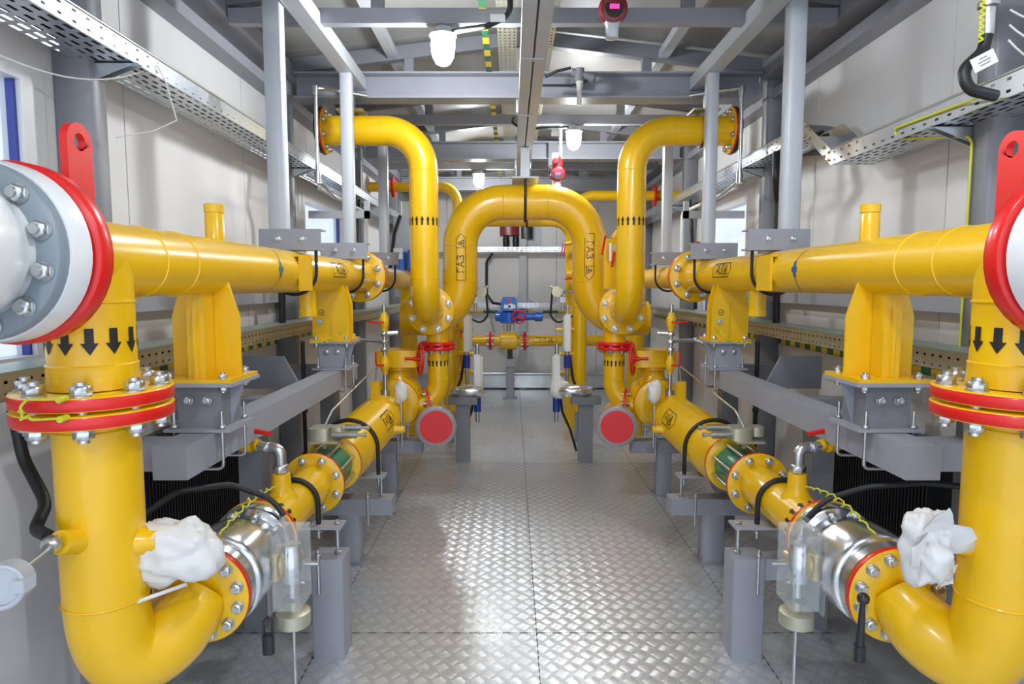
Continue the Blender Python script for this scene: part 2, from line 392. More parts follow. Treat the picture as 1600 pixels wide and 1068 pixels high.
# centre twin channel
t = thing('centre_channel', 'long twin grey channel running down the middle under the roof trusses', 'beam', (0, 5, CZ + 1.3))
for s in (-1, 1):
    part('channel', MB().box(s * .006, 1.2, CZ + 1.27, s * .072, 9.5, CZ + 1.276).box(s * .066, 1.2, CZ + 1.276, s * .072, 9.5, TIE - .005).box(s * .006, 1.2, CZ + 1.276, s * .012, 9.5, TIE - .005), GRL, t)
for y in (2.6, 3.72, 4.9, 6.05, 7.2, 8.4): part('batten_plate', MB().box(-.06, y - .02, CZ + 1.264, .06, y + .02, CZ + 1.27), GRL, t)
for y in (5.0, 7.3): part('hanger_plate', MB().box(-.09, y - .04, CZ + 1.306, -.074, y + .04, TIE + .02).box(.074, y - .04, CZ + 1.306, .09, y + .04, TIE + .02), ZN, t)
# ceiling trays beside the channel + striped earth strip
for x0, x1, nm in ((-.21, -.09, 'left'), (.085, .15, 'right')):
    m = MB(); n = int((x1 - x0) / .03); perf(m, (x0, 2.0, TIE + .19), (0, 1, 0), (1, 0, 0), 150, n, .05, (x1 - x0) / n, .022, .014)
    m.box(x0 - .002, 2.0, TIE + .19, x0, 9.5, TIE + .24).box(x1, 2.0, TIE + .19, x1 + .002, 9.5, TIE + .24)
    solo('cable_tray', m, ZY, 'perforated cable tray above the %s side of the centre channel' % nm, 'cable tray')
def stripe(name, p, d, L, w, nrm_box, lab, step=.09, par=None):
    m = MB(); p = V(p); d = V(d); k = 0; q = 0.0
    while q < L:
        st = min(step, L - q); a = p + d * q; b = p + d * (q + st); e = V(nrm_box)
        m.box(*(a), *(b + e), 0 if k % 2 else 1); q += st; k += 1
    return solo(name, m, [YTP, DGR], lab, 'earthing strip')
stripe('earthing_strip', (-.31, 2.6, TIE + .185), (0, 1, 0), 7, 0, (.042, 0, .004), 'yellow and green striped strip over the trusses left of the centre channel', .11)
for s, sd in ((-1, 'left'), (1, 'right')):
    stripe('earthing_strip', (s * 1.945, 2.8, 1.28), (0, 1, 0), 6.5, 0, (s * -.006, 0, .045), 'yellow and green striped earthing strip low on the %s wall' % sd, .08)
stripe('earthing_strip', (-1.6, Y1 - .008, 1.27), (1, 0, 0), 3.2, 0, (0, .005, .045), 'yellow and green striped earthing strip on the back wall', .25)

# ---------------------------------------------------------------- wall cable trays
def tray(lab, s, xi, xo, z, y0, y1, h, mats, cover=False, cell=.075, parent=None):
    t = parent or thing('cable_tray', lab, 'cable tray', (s * (xi + xo) / 2, (y0 + y1) / 2, z)); L = y1 - y0; n = int(L / cell); c = L / n
    m = MB(); perf(m, (s * xi, y0, z), (0, 1, 0), (0, 0, 1), n, 2, c, h / 2, c * .28, h * .13); part('tray_side', m, mats[0], t)
    if not cover:
        nv = 6; m = MB(); n2 = int(L / cell); perf(m, (s * xi, y0, z), (0, 1, 0), (s, 0, 0), n2, nv, L / n2, (xo - xi) / nv, L / n2 * .6, .014, True)
        part('tray_bottom', m, mats[1], t)
        part('tray_side', MB().box(s * xo, y0, z, s * (xo - .002), y1, z + h), mats[0], t)
        part('tray_lip', MB().cyl((s * xi, y0, z + h), (s * xi, y1, z + h), .006, n=8), mats[0], t)
    else:
        part('tray_cover', MB().box(s * (xi - .004), y0, z + h, s * xo, y1, z + h + .012), mats[1], t)
        part('tray_bottom', MB().box(s * xi, y0, z, s * xo, y1, z + .002), mats[0], t)
    return t
def tray_cables(t, s, x0, z, y0, y1, n=5):
    for k in range(n):
        P = [(s * (x0 + k * .03 + .006 * math.sin(y0 + i * 1.7 + k)), y0 + (y1 - y0) * i / 24, z + .018 + (.014 if k % 2 else 0) + .003 * math.sin(i * 2.1 + k)) for i in range(25)]
        part('tray_cable', MB().tube(P, .013, 8), BLK, t)
def tray_bracket(t, s, xi, y, z):
    m = MB(); m.prism([(0, 0), (.2, 0), (.27, -.012), (.27, -.075), (.2, -.075)][::1], (s * (xi - .02), y - .02, z - .003), (s, 0, 0), (0, 0, 1), -.004 * s)
    m.prism([(0, 0), (.2, 0), (.27, -.012), (.27, -.075), (.2, -.075)], (s * (xi - .02), y + .02, z - .003), (s, 0, 0), (0, 0, 1), -.004 * s)
    m.box(s * (xi - .02), y - .02, z - .006, s * 1.8, y + .02, z - .003); part('bracket', m, ZB, t)
tL = tray('', -1, 1.645, 1.875, CZ + .9, 1.3, 9.6, .075, [ZB, ZB], parent=thing('cable_tray', 'perforated galvanised cable tray high along the left wall', 'cable tray', (-1.76, 5, 2.62)))
for y in (2.68, 5.0, 7.3): tray_bracket(tL, -1, 1.645, y, CZ + .9)
tray_cables(tL, -1, 1.67, CZ + .9, 1.3, 9.6)
tR = thing('cable_tray', 'perforated galvanised tray along the right wall with a step between its high and low run', 'cable tray', (1.76, 5, 2.5))
tray('', 1, 1.645, 1.875, CZ + .67, 1.3, 3.62, .085, [ZB, ZB], parent=tR)
tray('', 1, 1.645, 1.875, CZ + .9, 3.95, 9.6, .075, [ZB, ZB], parent=tR)
tray_cables(tR, 1, 1.67, CZ + .67, 1.3, 3.6); tray_cables(tR, 1, 1.67, CZ + .9, 3.98, 9.6)
b = MB()
for x in (1.645, 1.873): b.prism([(3.62, .67), (3.95, .90), (3.95, .975), (3.62, .755)], (x, 0, CZ), (0, 1, 0), (0, 0, 1), .002)
b.add([(1.645, 3.62, CZ + .67), (1.875, 3.62, CZ + .67), (1.875, 3.95, CZ + .9), (1.645, 3.95, CZ + .9)], [(0, 1, 2, 3)]); part('step_piece', b, ZB, tR)
j = MB()
for y, z in ((3.64, .70), (3.64, .74), (3.70, .73), (3.70, .78), (3.88, .87), (3.88, .92), (3.93, .9), (3.93, .95)): j.hexn((1.645, y, CZ + z), (-1, 0, 0), .009, .008)
part('joint_bolts', j, BRS, tR)
for y, z in ((2.76, .67), (5.0, .9), (7.3, .9)): tray_bracket(tR, 1, 1.645, y, CZ + z)
for s, sd in ((-1, 'left'), (1, 'right')):
    tw = tray('covered perforated cable tray at waist height along the %s wall' % sd, s, 1.62, 1.80, 1.38, 1.3, 9.4, .075, [ZY, ZC], cover=True, cell=.05)
    tray_cables(tw, s, 1.645, 1.39, 1.3, 9.4, 4)
# back wall trays, rail, kerb
def back_tray(z, lab, x0, x1):
    t = thing('cable_tray', lab, 'cable tray', (0, Y1 - .12, z)); m = MB(); n = int((x1 - x0) / .075); perf(m, (x0, Y1 - .22, z), (1, 0, 0), (0, 0, 1), n, 2, (x1 - x0) / n, .045, .03, .012)
    part('tray_side', m, ZB, t); part('tray_bottom', MB().box(x0, Y1 - .22, z, x1, Y1 - .1, z + .002), ZB, t)
back_tray(2.27, 'upper perforated tray across the back wall under the yellow arch', -1.6, 1.6)
back_tray(1.36, 'lower perforated tray across the back wall behind the blue actuator', -1.6, 1.6)
t = thing('back_column', 'grey steel column standing in the middle of the back wall', 'column', (.06, Y1 - .08, 0))
part('column_shaft', MB().box(0, Y1 - .1, 0, .12, Y1 - .002, RIDGE - .2), GRL, t)
cr = MB()
for s in (-1, 1):
    P = [(0, 0), (0, .36)] + [(.2 - .2 * math.cos(a), .2 - .2 * math.sin(a)) for a in (0.3, .6, .9, 1.2, 1.5)] + [(.3, 0)]
    cr.prism(P, (.06 + s * .06, Y1 - .05, 1.45), (s, 0, 0), (0, 0, 1), .01)
part('gusset', cr, GRL, t)
solo('back_kerb', MB().box(-1.7, Y1 - .14, .03, 1.7, Y1 - .002, .24).cyl((-1.7, Y1 - .16, .27), (1.7, Y1 - .16, .27), .03, n=12), ZB, 'bright metal skirting duct along the foot of the back wall', 'skirting')

# ================================================================ PIPEWORK
XV, XR, ZR, RP, ZT = 1.305, 1.13, .72, .1095, 1.797
def blob(c, sc, seed, n=44, k=26, amp=.25, fr=1.5):
    """crumpled film: an ellipsoid pushed in and out by ridged noise so that it shows soft folds"""
    m = MB(); m.ball(c, 1, n, k, sc=sc); c = V(c); out = []
    for p in m.v:
        d = V(p) - c; q = V((d.x / sc[0], d.y / sc[1], d.z / sc[2])) * fr + V((seed * 3.1, seed * 1.7, 0))
        q += noise.noise_vector(q * .9) * .6
        f = 1 + amp * (noise.noise(q * .8) * 1.3 + (.45 - abs(noise.noise(q * 1.5 + V((5, 1, 2))))) * .8 - .25) + amp * .22 * (.4 - abs(noise.noise(q * 3.4)))
        out.append(tuple(c + d * f))
    m.v = out; return m
def flap(m, o, u, v, w, h, seed):
    """a loose curled edge of film, a bent sheet with some thickness"""
    o, u, v = V(o), V(u).normalized(), V(v).normalized(); nn = u.cross(v); K = 8; vs = []; fs = []
    for sd_ in (0, .0015):
        for i in range(K + 1):
            for j in range(K + 1):
                a, b = i / K, j / K; wd = (1 - .55 * b) * w
                vs.append(o + u * ((a - .5) * wd) + v * (b * h) + nn * (.35 * h * math.sin(b * 1.5 + a) * b + .06 * h * noise.noise(V((a * 3, b * 3, seed))) + sd_))
    N = (K + 1) * (K + 1)
    for i in range(K):
        for j in range(K):
            p = i * (K + 1) + j; fs += [(p, p + 1, p + K + 2, p + K + 1), (N + p, N + p + K + 1, N + p + K + 2, N + p + 1)]
    m.add(vs, fs)
def ubolt(parent, c, r, s, zlow, y, rr=.009, name='u_bolt', m=BLK, nuts=True):
    P = [(c[0] - r, y, zlow)] + [(c[0] - r * math.cos(a), y, c[2] + r * math.sin(a)) for a in [PI * i / 16 for i in range(17)]] + [(c[0] + r, y, zlow)]
    part(name, MB().tube(P, rr, 10), m, parent)
    if nuts:
        for x in (c[0] - r, c[0] + r):
            q = MB().cyl((x, y, zlow - .06), (x, y, zlow), .006, n=8); q.hexn((x, y, zlow - .035), (0, 0, 1), .012, .011); q.hexn((x, y, zlow - .02), (0, 0, 1), .012, .011)
            part('threaded_end', q, ZN, parent)
def earth_wire(p, q, lab, drop=.05, loops=5, r=.0035, m=YGW):
    p, q = V(p), V(q); P = []
    for i in range(41):
        a = i / 40; b = p.lerp(q, a); b.z -= drop * math.sin(PI * a); k = math.sin(PI * a)
        P.append(b + V((math.cos(a * loops * 2 * PI) * .012 * k, 0, math.sin(a * loops * 2 * PI) * .012 * k)))
    return solo('earthing_wire', MB().tube(P, r, 6), m, lab, 'wire')

for s, sd in ((-1, 'left'), (1, 'right')):
    xv, xr = s * XV, s * XR; yo = 0 if s < 0 else .085
    # ---------- white valve at the near edge
    t = thing('white_valve', 'large white valve body with a grey bolted ring at the %s edge of the view' % sd, 'valve', (xv, 1.3, ZT - .2))
    part('valve_body', MB().lathe((xv, 1.404 + yo, ZT), (0, -1, 0), [(0, .15), (.02, .152), (.05, .165), (.12, .19), (.22, .205), (.4, .205), (.5, .18), (.52, .1)], 48), WHT, t)
    part('bonnet', MB().cyl((xv, 1.07 + yo, ZT + .15), (xv, 1.07 + yo, ZT + .42), .07, n=24).cyl((xv, 1.07 + yo, ZT + .42), (xv, 1.07 + yo, ZT + .45), .11, n=24), WHT, t)
    f = part('grey_ring', MB().lathe((xv, 1.404 + yo, ZT), (0, 1, 0), [(0, .12), (0, .196), (.004, .2), (.034, .2), (.034, .12)], 56), VGR, t)
    part('white_rim', MB().lathe((xv, 1.438 + yo, ZT), (0, 1, 0), [(0, .2), (.0, .204), (.03, .2085), (.065, .2085), (.065, .1)], 56), WHT, t)
    for i in range(12):
        a = 2 * PI * (i + .5) / 12; bolt(f, (xv + .173 * math.cos(a), 1.421 + yo, ZT + .173 * math.sin(a)), (0, 1, 0), .011, .036)
    # ---------- upper pipe with tee
    t = thing('gas_pipe', 'upper yellow gas pipe on the %s, from the white valve back, with a downward tee' % sd, 'pipe', (xv, 2.5, ZT - .3), 'upper gas pipes')
    m = MB().cyl((xv, 1.56 + yo, ZT), (xv, 5.04, ZT), RP, n=48)
    for y in (2.02, 2.22): m.torus((xv, y, ZT), (0, 1, 0), RP, .004, 48)
    part('horizontal_pipe', m, YEL, t)
    m = MB().lathe((xv, 1.8, ZT), (0, 0, -1), [(0, RP), (.115, RP), (.118, RP + .004), (.122, RP + .004), (.125, RP), (.29, RP), (.294, RP + .005), (.30, RP + .004), (.305, RP + .003), (.36, RP + .006)], 48)
    part('tee_branch', m, YEL, t)
    flange(t, (xv, 1.522 + yo, ZT), (0, 1, 0), .217, .05, .08, 12, .173, .011, mats=[RED, RED], label='red flange behind the white valve')
    arrows(t, (xv, 1.8, 1.607), (0, 0, -1), RP + .0005, 12, .042, .072, (0, -1, 0))
    P = []; n = 28; hw, hh = .048, .31
    out = [(-hw, 0)] + [(hw * -math.cos(a), hh + hw * math.sin(a)) for a in [PI * i / (n - 4) for i in range(n - 3)]] + [(hw, 0)]
    k = len(out); hl = [(.022 * math.cos(PI * 1.25 - 2 * PI * i / k), hh + .0 + .022 * math.sin(PI * 1.25 - 2 * PI * i / k)) for i in range(k)]
    vs = []; fs = []; xl = s * 1.235
    for dx in (-.01, .01):
        for q in (out, hl): vs += [(xl + dx, 1.675 + yo + a, ZT - .02 + b) for a, b in q]
    for i in range(k):
        jj = (i + 1) % k; fs += [(i, jj, k + jj, k + i), (2 * k + i, 3 * k + i, 3 * k + jj, 2 * k + jj), (i, 2 * k + i, 2 * k + jj, jj), (k + i, k + jj, 3 * k + jj, 3 * k + i)]
    part('lifting_lug', MB().add(vs, fs), RED, t, 'red upright lifting lug with a round hole')
    part('nipple', MB().lathe((xv, 2.58, ZT + .05), (0, 0, 1), [(0, .036), (.155, .036), (.158, .034), (.162, .034), (.165, .0375), (.195, .0375), (.197, .035)], 24), YEL, t)
    part('reinforcing_pad', MB().box(xv + s * -.118, 3.26, ZT - .1, xv + s * -.104, 3.44, ZT + .075).prism([(-.108, 0), (.108, 0), (.108, .012), (-.108, .012)], (xv, 3.44, ZT + .072), (1, 0, 0), (0, 0, 1), .18), YEL, t)
    part('drain_stub', MB().lathe((xv - s * .0, 3.72, ZT - .06), (0, 0, -1), [(0, .046), (.155, .046), (.157, .049), (.19, .049), (.192, .045)], 24), YEL, t)
    st = MB(); n0 = V((-s * .93, -.1, .15)); W_ = .055
    pl = rect_strips(-W_ / 2, W_ / 2, -.011, .011, 3) + rect_strips(-.013, .013, -.036, .036, 8)
    pl += line_poly((-.0, .035), (.03, .11), .006) + line_poly((0, -.035), (-.03, -.11), .006)
    wrap(st, pl, (xv, 3.0, ZT), (0, 1, 0), V((-s, -.3, .02)), RP, .002); part('cross_sticker', st, TEAL if s < 0 else BSTK, t, 'small %s cross sticker' % ('teal' if s < 0 else 'blue'))
    gas_label(t, (xv, 4.05, ZT), (0, -s, 0), (-s, 0, .25), RP, .34, .09)
    flange(t, (xv, 5.0, ZT), (0, 1, 0), .2, .035, .09, 8, .155, .014, gap=.004)
    part('flange_gland', MB().lathe((xv, 4.86, ZT), (0, 1, 0), [(0, RP), (.05, RP), (.13, .13), (.145, .13)], 40), YEL, t)
    # near flange pair of the tee
    low = thing('gas_elbow_pipe', 'thick yellow down pipe on the %s with big bottom elbow, below the red flange pair' % sd, 'pipe', (xv, 1.8, .4), 'near down pipes')
    flange(t, (xv, 1.8, 1.396), (0, 0, 1), .2, .038, .09, 8, .162, .0145, second=low, gap=.01)
    # saddle supports (welded gussets under the pipe)
    for y, w in ((2.48, .13), (4.28, .12)):
        zb = 1.375; g = MB(); zt = ZT - .05; zm = zb + (zt - zb) * .62
        P = [(-w, zb), (w, zb), (w, zm), (w * .66, zt), (-w * .66, zt), (-w, zm)]
        g.prism(P, (xv, y + .006, 0), (1, 0, 0), (0, 0, 1), .012); part('gusset', g, YEL, t)
        g = MB().prism([(-.1, zb), (.1, zb), (.1, zm), (.075, zt), (-.075, zt), (-.1, zm)], (xv - .006, y, 0), (0, 1, 0), (0, 0, 1), .012)
        part('gusset', g, YEL, t)
        if y < 3: part('gusset_tube', MB().box(xv - .032, y - .09, zb, xv + .032, y - .01, zt), YEL, t)
        else: part('gusset_plate', MB().prism([(-w, zb), (w, zb), (w, zm), (w * .66, zt), (-w * .66, zt), (-w, zm)], (xv, y - .09, 0), (1, 0, 0), (0, 0, 1), .01), YEL, t)
        if y > 3: part('round_mark', MB().torus((xv - .06, y - .1015, 1.55), (0, 1, 0), .018, .0016, 24, 4).box(xv - .07, y - .102, 1.548, xv - .05, y - .1, 1.552), PRT, t); part('earth_bolt', MB().cyl((xv - .07, y - .115, 1.49), (xv - .07, y - .1, 1.49), .018, n=14).cyl((xv - .07, y - .13, 1.49), (xv - .07, y - .115, 1.49), .01, n=10), ZN, t)
        part('foot_plate', MB().box(xv - w - .01, y - .13, zb - .014, xv + w + .01, y + .13, zb), YEL, t)
        # grey stand under it
        st = thing('pipe_stand', 'grey box stand clamped on the beam under the %s gusset of the %s upper pipe' % ('near' if y < 3 else 'far', sd), 'stand', (xv, y, 1.17), 'pipe stands')
        top = zb - .014; bz = 1.172
        part('top_plate', MB().box(xv - w - .015, y - .135, top - .014, xv + w + .015, y + .135, top), GRY, st)
        part('stand_box', MB().box(xv - .085, y - .085, bz + .012, xv + .085, y + .085, top - .014), GRD if y < 3 else GRY, st)
        part('rib', MB().prism([(.085, bz + .012), (w + .01, top - .014), (.085, top - .014)], (xv, y, 0), (s * -1, 0, 0), (0, 0, 1), .008), GRY, st)
        part('bottom_plate', MB().box(xv - .125, y - .115, bz, xv + .125, y + .115, bz + .012), GRY, st)
        for dx in (-.1, .1):
            for dy in (-.1, .1): bolt(st, (xv + dx, y + dy, top - .001), (0, 0, 1), .009, .03)
        for dx in (-.035, .035): bolt(st, (xv + dx, y - .087, top - .07), (0, 1, 0), .009, .008)
        for dy in (-.1, .1):
            P = fillet([(xv - .09, y + dy, bz + .08), (xv - .09, y + dy, 1.03), (xv + .09, y + dy, 1.03), (xv + .09, y + dy, bz + .08)], .02, 5)
            ub = part('u_bolt', MB().tube(P, .0065, 8), ZN, st)
            for x in (xv - .09, xv + .09):
                q = MB().hexn((x, y + dy, bz + .013), (0, 0, 1), .014, .013); part('nut', q, ZN, ub)
    # ---------- beam and its posts
    t = thing('support_beam', 'long light grey square beam on the %s that carries the pipe stands' % sd, 'beam', (xv, 3.4, 1.17), 'support beams')
    part('beam_tube', MB().prism([(-.06, -.06), (.06, -.06), (.06, .06), (-.06, .06)], (xv, 4.62, 1.11), (1, 0, 0), (0, 0, 1), 2.45), GRY, t)
    for y in (3.15, 4.5):
        part('post', MB().box(s * 1.36, y - .055, .0, s * 1.47, y + .055, 1.17), GRD, t); part('wall_arm', MB().box(s * 1.34, y - .05, 1.06, s * 1.8, y + .05, 1.168), GRD, t)
    part('arm_plate', MB().prism([(0, 0), (.34, 0), (.34, .19), (.1, .19)], (s * 1.36, 3.75, 1.12), (s, 0, 0), (0, 0, 1), .02 * s), GRD, t)
    t = thing('corner_post', 'wide grey post on the %s behind the near down pipe' % sd, 'post', (s * 1.62, 2.3, 0))
    part('post_shaft', MB().bbox(s * 1.54, 2.22, 0, s * 1.70, 2.36, 1.24, .008), GRD, t); part('cap_plate', MB().box(s * 1.5, 2.18, 1.24, s * 1.74, 2.4, 1.252), GRY, t)
    part('cross_arm', MB().box(s * 1.36, 2.24, 1.06, s * 1.54, 2.34, 1.165), GRY, t)
    # ---------- black radiator
    t = thing('wall_heater', 'black finned wall heater low on the %s wall behind the pipe stand' % sd, 'heater', (s * 1.86, 3.4, .3))
    part('heater_back', MB().box(s * 1.945, 2.85, .3, s * 1.90, 4.0, .98), BLP, t)
    m = MB(); y = 2.86
    while y < 4.0: m.box(s * 1.90, y, .3, s * 1.78, y + .008, .98); y += .026
    part('heater_fins', m, BLP, t, kind='stuff')
    # ---------- pipe hangers
    for i, y in enumerate((3.5, 4.6, 5.85)):
        od = ('nearest', 'second', 'third')[i]
        t = thing('pipe_hanger', 'grey hanger post over the upper %s pipe, %s from the camera' % (sd, od), 'hanger', (xv, y, 1.95), 'pipe hangers')
        px = xv - (s * .03 if i else s * -.07); ht = TIE + .0 if i == 2 else TIE + .069
        part('hanger_post', MB().bbox(px - .046, y - .04, ZT + .17, px + .046, y + .04, EAVE, .008) if i == 0 else MB().bbox(px - .04, y - .04, ZT + .17, px + .04, y + .04, ht, .006), GRL, t)
        part('angle_bracket', MB().box(xv - .165, y - .055, ZT + .125, xv + .165, y - .045, ZT + .22).box(xv - .165, y - .055, ZT + .115, xv + .165, y + .05, ZT + .125).box(xv - .165, y - .055, ZT + .22, xv + .165, y + .05, ZT + .227), GRY, t)
        for dx in (-.06, .07): bolt(t, (xv + dx, y - .05, ZT + .175), (0, 1, 0), .009, .012)
        P = [(xv - .122, y, ZT + .17)] + [(xv - .122 * math.cos(a), y, ZT - .122 * math.sin(a)) for a in [PI * q / 16 for q in range(17)]] + [(xv + .122, y, ZT + .17)]
        u = part('u_bolt', MB().tube(P, .009, 8), BLK, t)
        for x in (xv - .122, xv + .122): part('nut', MB().cyl((x, y, ZT + .1), (x, y, ZT + .2), .007, n=8).hexn((x, y, ZT + .13), (0, 0, 1), .016, .015), ZN, u)
    # ---------- pipe beyond the flange
    t = thing('gas_pipe', 'yellow pipe continuing behind the bolted flange on the upper %s side' % sd, 'pipe', (xv, 6, ZT - .2), 'rear upper pipes')
    part('pipe_body', MB().tube(fillet([(xv, 5.04, ZT), (xv, 7.35, ZT), (xv, 7.35, .0)], .25), .098, 32), YEL, t)
    part('flange', MB().lathe((xv, 5.04, ZT), (0, 1, 0), disc_prof(0, .035, .2, .09), 40), [YEL, RED], t)
    part('lifting_lug', MB().prism([(-.035, 0), (.035, 0), (.035, .22), (.02, .25), (-.02, .25), (-.035, .22)], (xv + s * .15, 5.5, ZT + .05), (1, 0, 0), (0, 0, 1), .02), RED, t, 'red lug standing above the rear pipe')
    # ---------- lower down pipe
    q0, q1, q2, q3 = V((xv, 1.8, .84)), V((xv, 1.8, .50)), V((s * 1.185, 1.885, .605)), V((xr, 2.02, ZR)); P = [V((xv, 1.8, 1.35)), q0 + V((0, 0, .02))]
    for i in range(29):
        k = i / 28; P.append(q0 * (1 - k) ** 3 + q1 * 3 * k * (1 - k) ** 2 + q2 * 3 * k * k * (1 - k) + q3 * k ** 3)
    rr = []
    L = 0; acc = [0]
    for a, b in zip(P, P[1:]): L += (b - a).length; acc.append(L)
    for q in acc:
        f = (L - q) / .13; rr.append(RP if f > 1 else .08 + (RP - .08) * max(0, f) ** .7)
    part('bent_pipe', MB().tube(P, rr, 48).torus((xv, 1.8, 1.32), (0, 0, 1), RP + .001, .004, 48).torus((xv, 1.8, .82), (0, 0, 1), RP + .001, .0035, 48), YEL, low)
    ball_v = thing('ball_valve', 'turned steel ball valve low on the %s between red rimmed yellow flanges' % sd, 'valve', (xr, 2.4, .5), 'ball valves')
    flange(low, (xr, 2.02, ZR), (0, -1, 0), .158, .028, .07, 12, .127, .0105)
    # nozzles on the down pipe
    part('nozzle', MB().lathe((xv, 1.8, 1.0), (s * .08, -.99, .28), [(.08, .045), (.11, .036), (.13, .032), (.165, .032)], 20), YEL, low)
    part('nozzle', MB().lathe((xv, 1.8, .98), (-s * .96, .1, .0), [(.05, .05), (.115, .042), (.13, .035), (.155, .035)], 20), YEL, low)
    gp = V((xv, 1.8, 1.0)); gd = V((s * .75, -.62, -.1)).normalized()
    # ---------- ball valve parts
    B = MB().lathe((xr, 2.026, ZR), (0, 1, 0), [(0, .07), (0, .155), (.03, .158), (.033, .15), (.04, .138), (.056, .138), (.063, .155), (.066, .160), (.085, .164), (.20, .164), (.235, .160), (.24, .152), (.27, .150), (.285, .135), (.345, .13), (.36, .15), (.365, .155), (.42, .156), (.425, .15), (.425, .07)], 56)
    part('valve_body', B, SS, ball_v)
    for i in range(10):
        a = 2 * PI * i / 10; bolt(ball_v, (xr + .14 * math.cos(a), 2.375, ZR + .14 * math.sin(a)), (0, 1, 0), .009, .06)
    part('stem_block', MB().bbox(xr - s * .13, 2.20, ZR - .05, xr - s * .18, 2.30, ZR + .05, .012), BRS, ball_v)
    part('stem_gland', MB().lathe((xr - s * .18, 2.25, ZR), (-s, 0, 0), [(0, .055), (.01, .055), (.012, .035), (.04, .035)], 24), BRS, ball_v)
    bx0, bx1, by0, by1, bz0, bz1 = xr - s * .165, xr - s * .26, 2.17, 2.31, .575, .85
    bx = part('clear_guard', MB().box(bx0, by0, bz0, bx0 - s * .004, by1, bz1).box(bx1, by0, bz0, bx1 + s * .004, by1, bz1).box(bx0, by0, bz0, bx1, by0 + .004, bz1)
              .box(bx0, by1 - .004, bz0, bx1, by1, bz1).box(bx0, by0, bz0, bx1, by1, bz0 + .004).box(bx0, by0, bz1 - .004, bx1, by1, bz1), ACR, ball_v, 'clear acrylic guard box')
    part('guard_plate', MB().box(bx0 + s * .012, by0 - .015, bz0 - .01, bx0 + s * .004, by1 + .015, bz1 + .015), ACR, ball_v)
    cx = (bx0 + bx1) / 2
    part('position_cylinder', MB().lathe((cx, 2.24, bz0 + .08), (0, 0, 1), [(0, .034), (.005, .036), (.11, .036), (.113, .033), (.14, .033), (.142, .02)], 28).cyl((cx, 2.24, bz0 + .02), (cx, 2.24, bz0 + .08), .014, n=14), SS, bx)
    part('brass_coupling', MB().cyl((bx0, 2.24, ZR - .02), (cx + s * .01, 2.35, ZR - .02), .03, n=20), BRS, bx)
    part('guard_screw', MB().cyl((bx1, 2.20, ZR - .05), (bx1 - s * .012, 2.20, ZR - .05), .009, n=10), ZN, bx)
    part('guard_screw', MB().cyl((bx1, 2.24, ZR), (bx1 - s * .05, 2.24, ZR), .008, n=12), ZN, bx)
    part('weight_disc', MB().lathe((cx, 2.24, .49), (0, 0, 1), [(0, .056), (.003, .06), (.05, .06), (.053, .056)], 32).cyl((cx, 2.24, .53), (cx, 2.24, bz0), .012, n=10), ZY, ball_v)
    part('support_rod', MB().cyl((cx, 2.24, .0), (cx, 2.24, .49), .006, n=10), ZN, ball_v)
    if s < 0: part('hasp_lock', MB().bbox(cx - .08, 2.14, .43, cx - .04, 2.17, .50, .008).tube([(cx - .075, 2.155, .5), (cx - .075, 2.155, .55), (cx - .06, 2.155, .565), (cx - .045, 2.155, .55), (cx - .045, 2.155, .5)], .005, 8), BLP, ball_v)
    else: part('lever_handle', MB().bbox(.953, 1.90, .55, .985, 1.932, .60, .006).tube([(.969, 1.916, .59), (.971, 1.916, .66), (.973, 1.916, .74)], [.015, .0115, .008], 12).ball((.974, 1.916, .752), .019), BLP, ball_v, 'black crank lever with ball knob')
    # ---------- short run before the green joint
    t = thing('gas_pipe', 'short yellow low pipe on the %s between the ball valve and the green joint' % sd, 'pipe', (xr, 2.9, .6), 'low gas pipes')
    part('pipe_body', MB().lathe((xr, 2.455, ZR), (0, 1, 0), [(0, .085), (.0, .098), (.725, .098), (.725, .085)], 48), YEL, t)
    flange(t, (xr, 2.458, ZR), (0, 1, 0), .158, .024, .09, 12, .128, .0095, mats=[YEL, RED])
    arrows(t, (xr, 2.585, ZR), (0, 1, 0), .098, 14, .03, .045, (0, 0, 1))
    part('nozzle', MB().lathe((xr, 2.74, ZR + .07), (0, 0, 1), [(0, .07), (.03, .052), (.05, .042), (.115, .038), (.117, .03)], 24), YEL, t)
    joint = thing('insulating_joint', 'green insulating joint with steel tie rods low on the %s pipe' % sd, 'joint', (xr, 3.43, .55), 'green joints')
    flange(t, (xr, 3.17, ZR), (0, 1, 0), .158, .026, .09, 8, .128, .0105)
    part('joint_body', MB().lathe((xr, 3.197, ZR), (0, 1, 0), [(0, .09), (0, .108), (.03, .112), (.12, .096), (.22, .096), (.31, .112), (.338, .108), (.338, .09)], 40), GRN, joint)
    for i in range(8):
        a = 2 * PI * (i + .5) / 8; part('tie_rod', MB().cyl((xr + .128 * math.cos(a), 3.20, ZR + .128 * math.sin(a)), (xr + .128 * math.cos(a), 3.535, ZR + .128 * math.sin(a)), .0085, n=10), ZN, joint)
    # ---------- wide run
    R2 = .165
    t = thing('gas_pipe', 'wide yellow low pipe on the %s behind the green joint' % sd, 'pipe', (xr, 4.3, .5), 'wide low pipes')
    part('pipe_body', MB().lathe((xr, 3.56, ZR), (0, 1, 0), [(0, .1), (0, .12), (.02, .12), (.14, R2), (1.35, R2), (1.354, R2 + .004), (1.36, R2), (1.49, .115), (1.57, .11), (1.57, .09)], 56), YEL, t)
    part('flange', MB().lathe((xr, 3.536, ZR), (0, 1, 0), disc_prof(0, .026, .158, .09), 40), [YEL, RED], t)
    part('side_nozzle', MB().lathe((xr - s * .15, 4.55, ZR - .03), (-s, 0, 0), [(0, .04), (.02, .028), (.085, .026), (.088, .02)], 18), YEL, t)
    part('top_nozzle', MB().box(xr - .03, 4.66, ZR + .15, xr + .03, 4.72, ZR + .3), YEL, t)
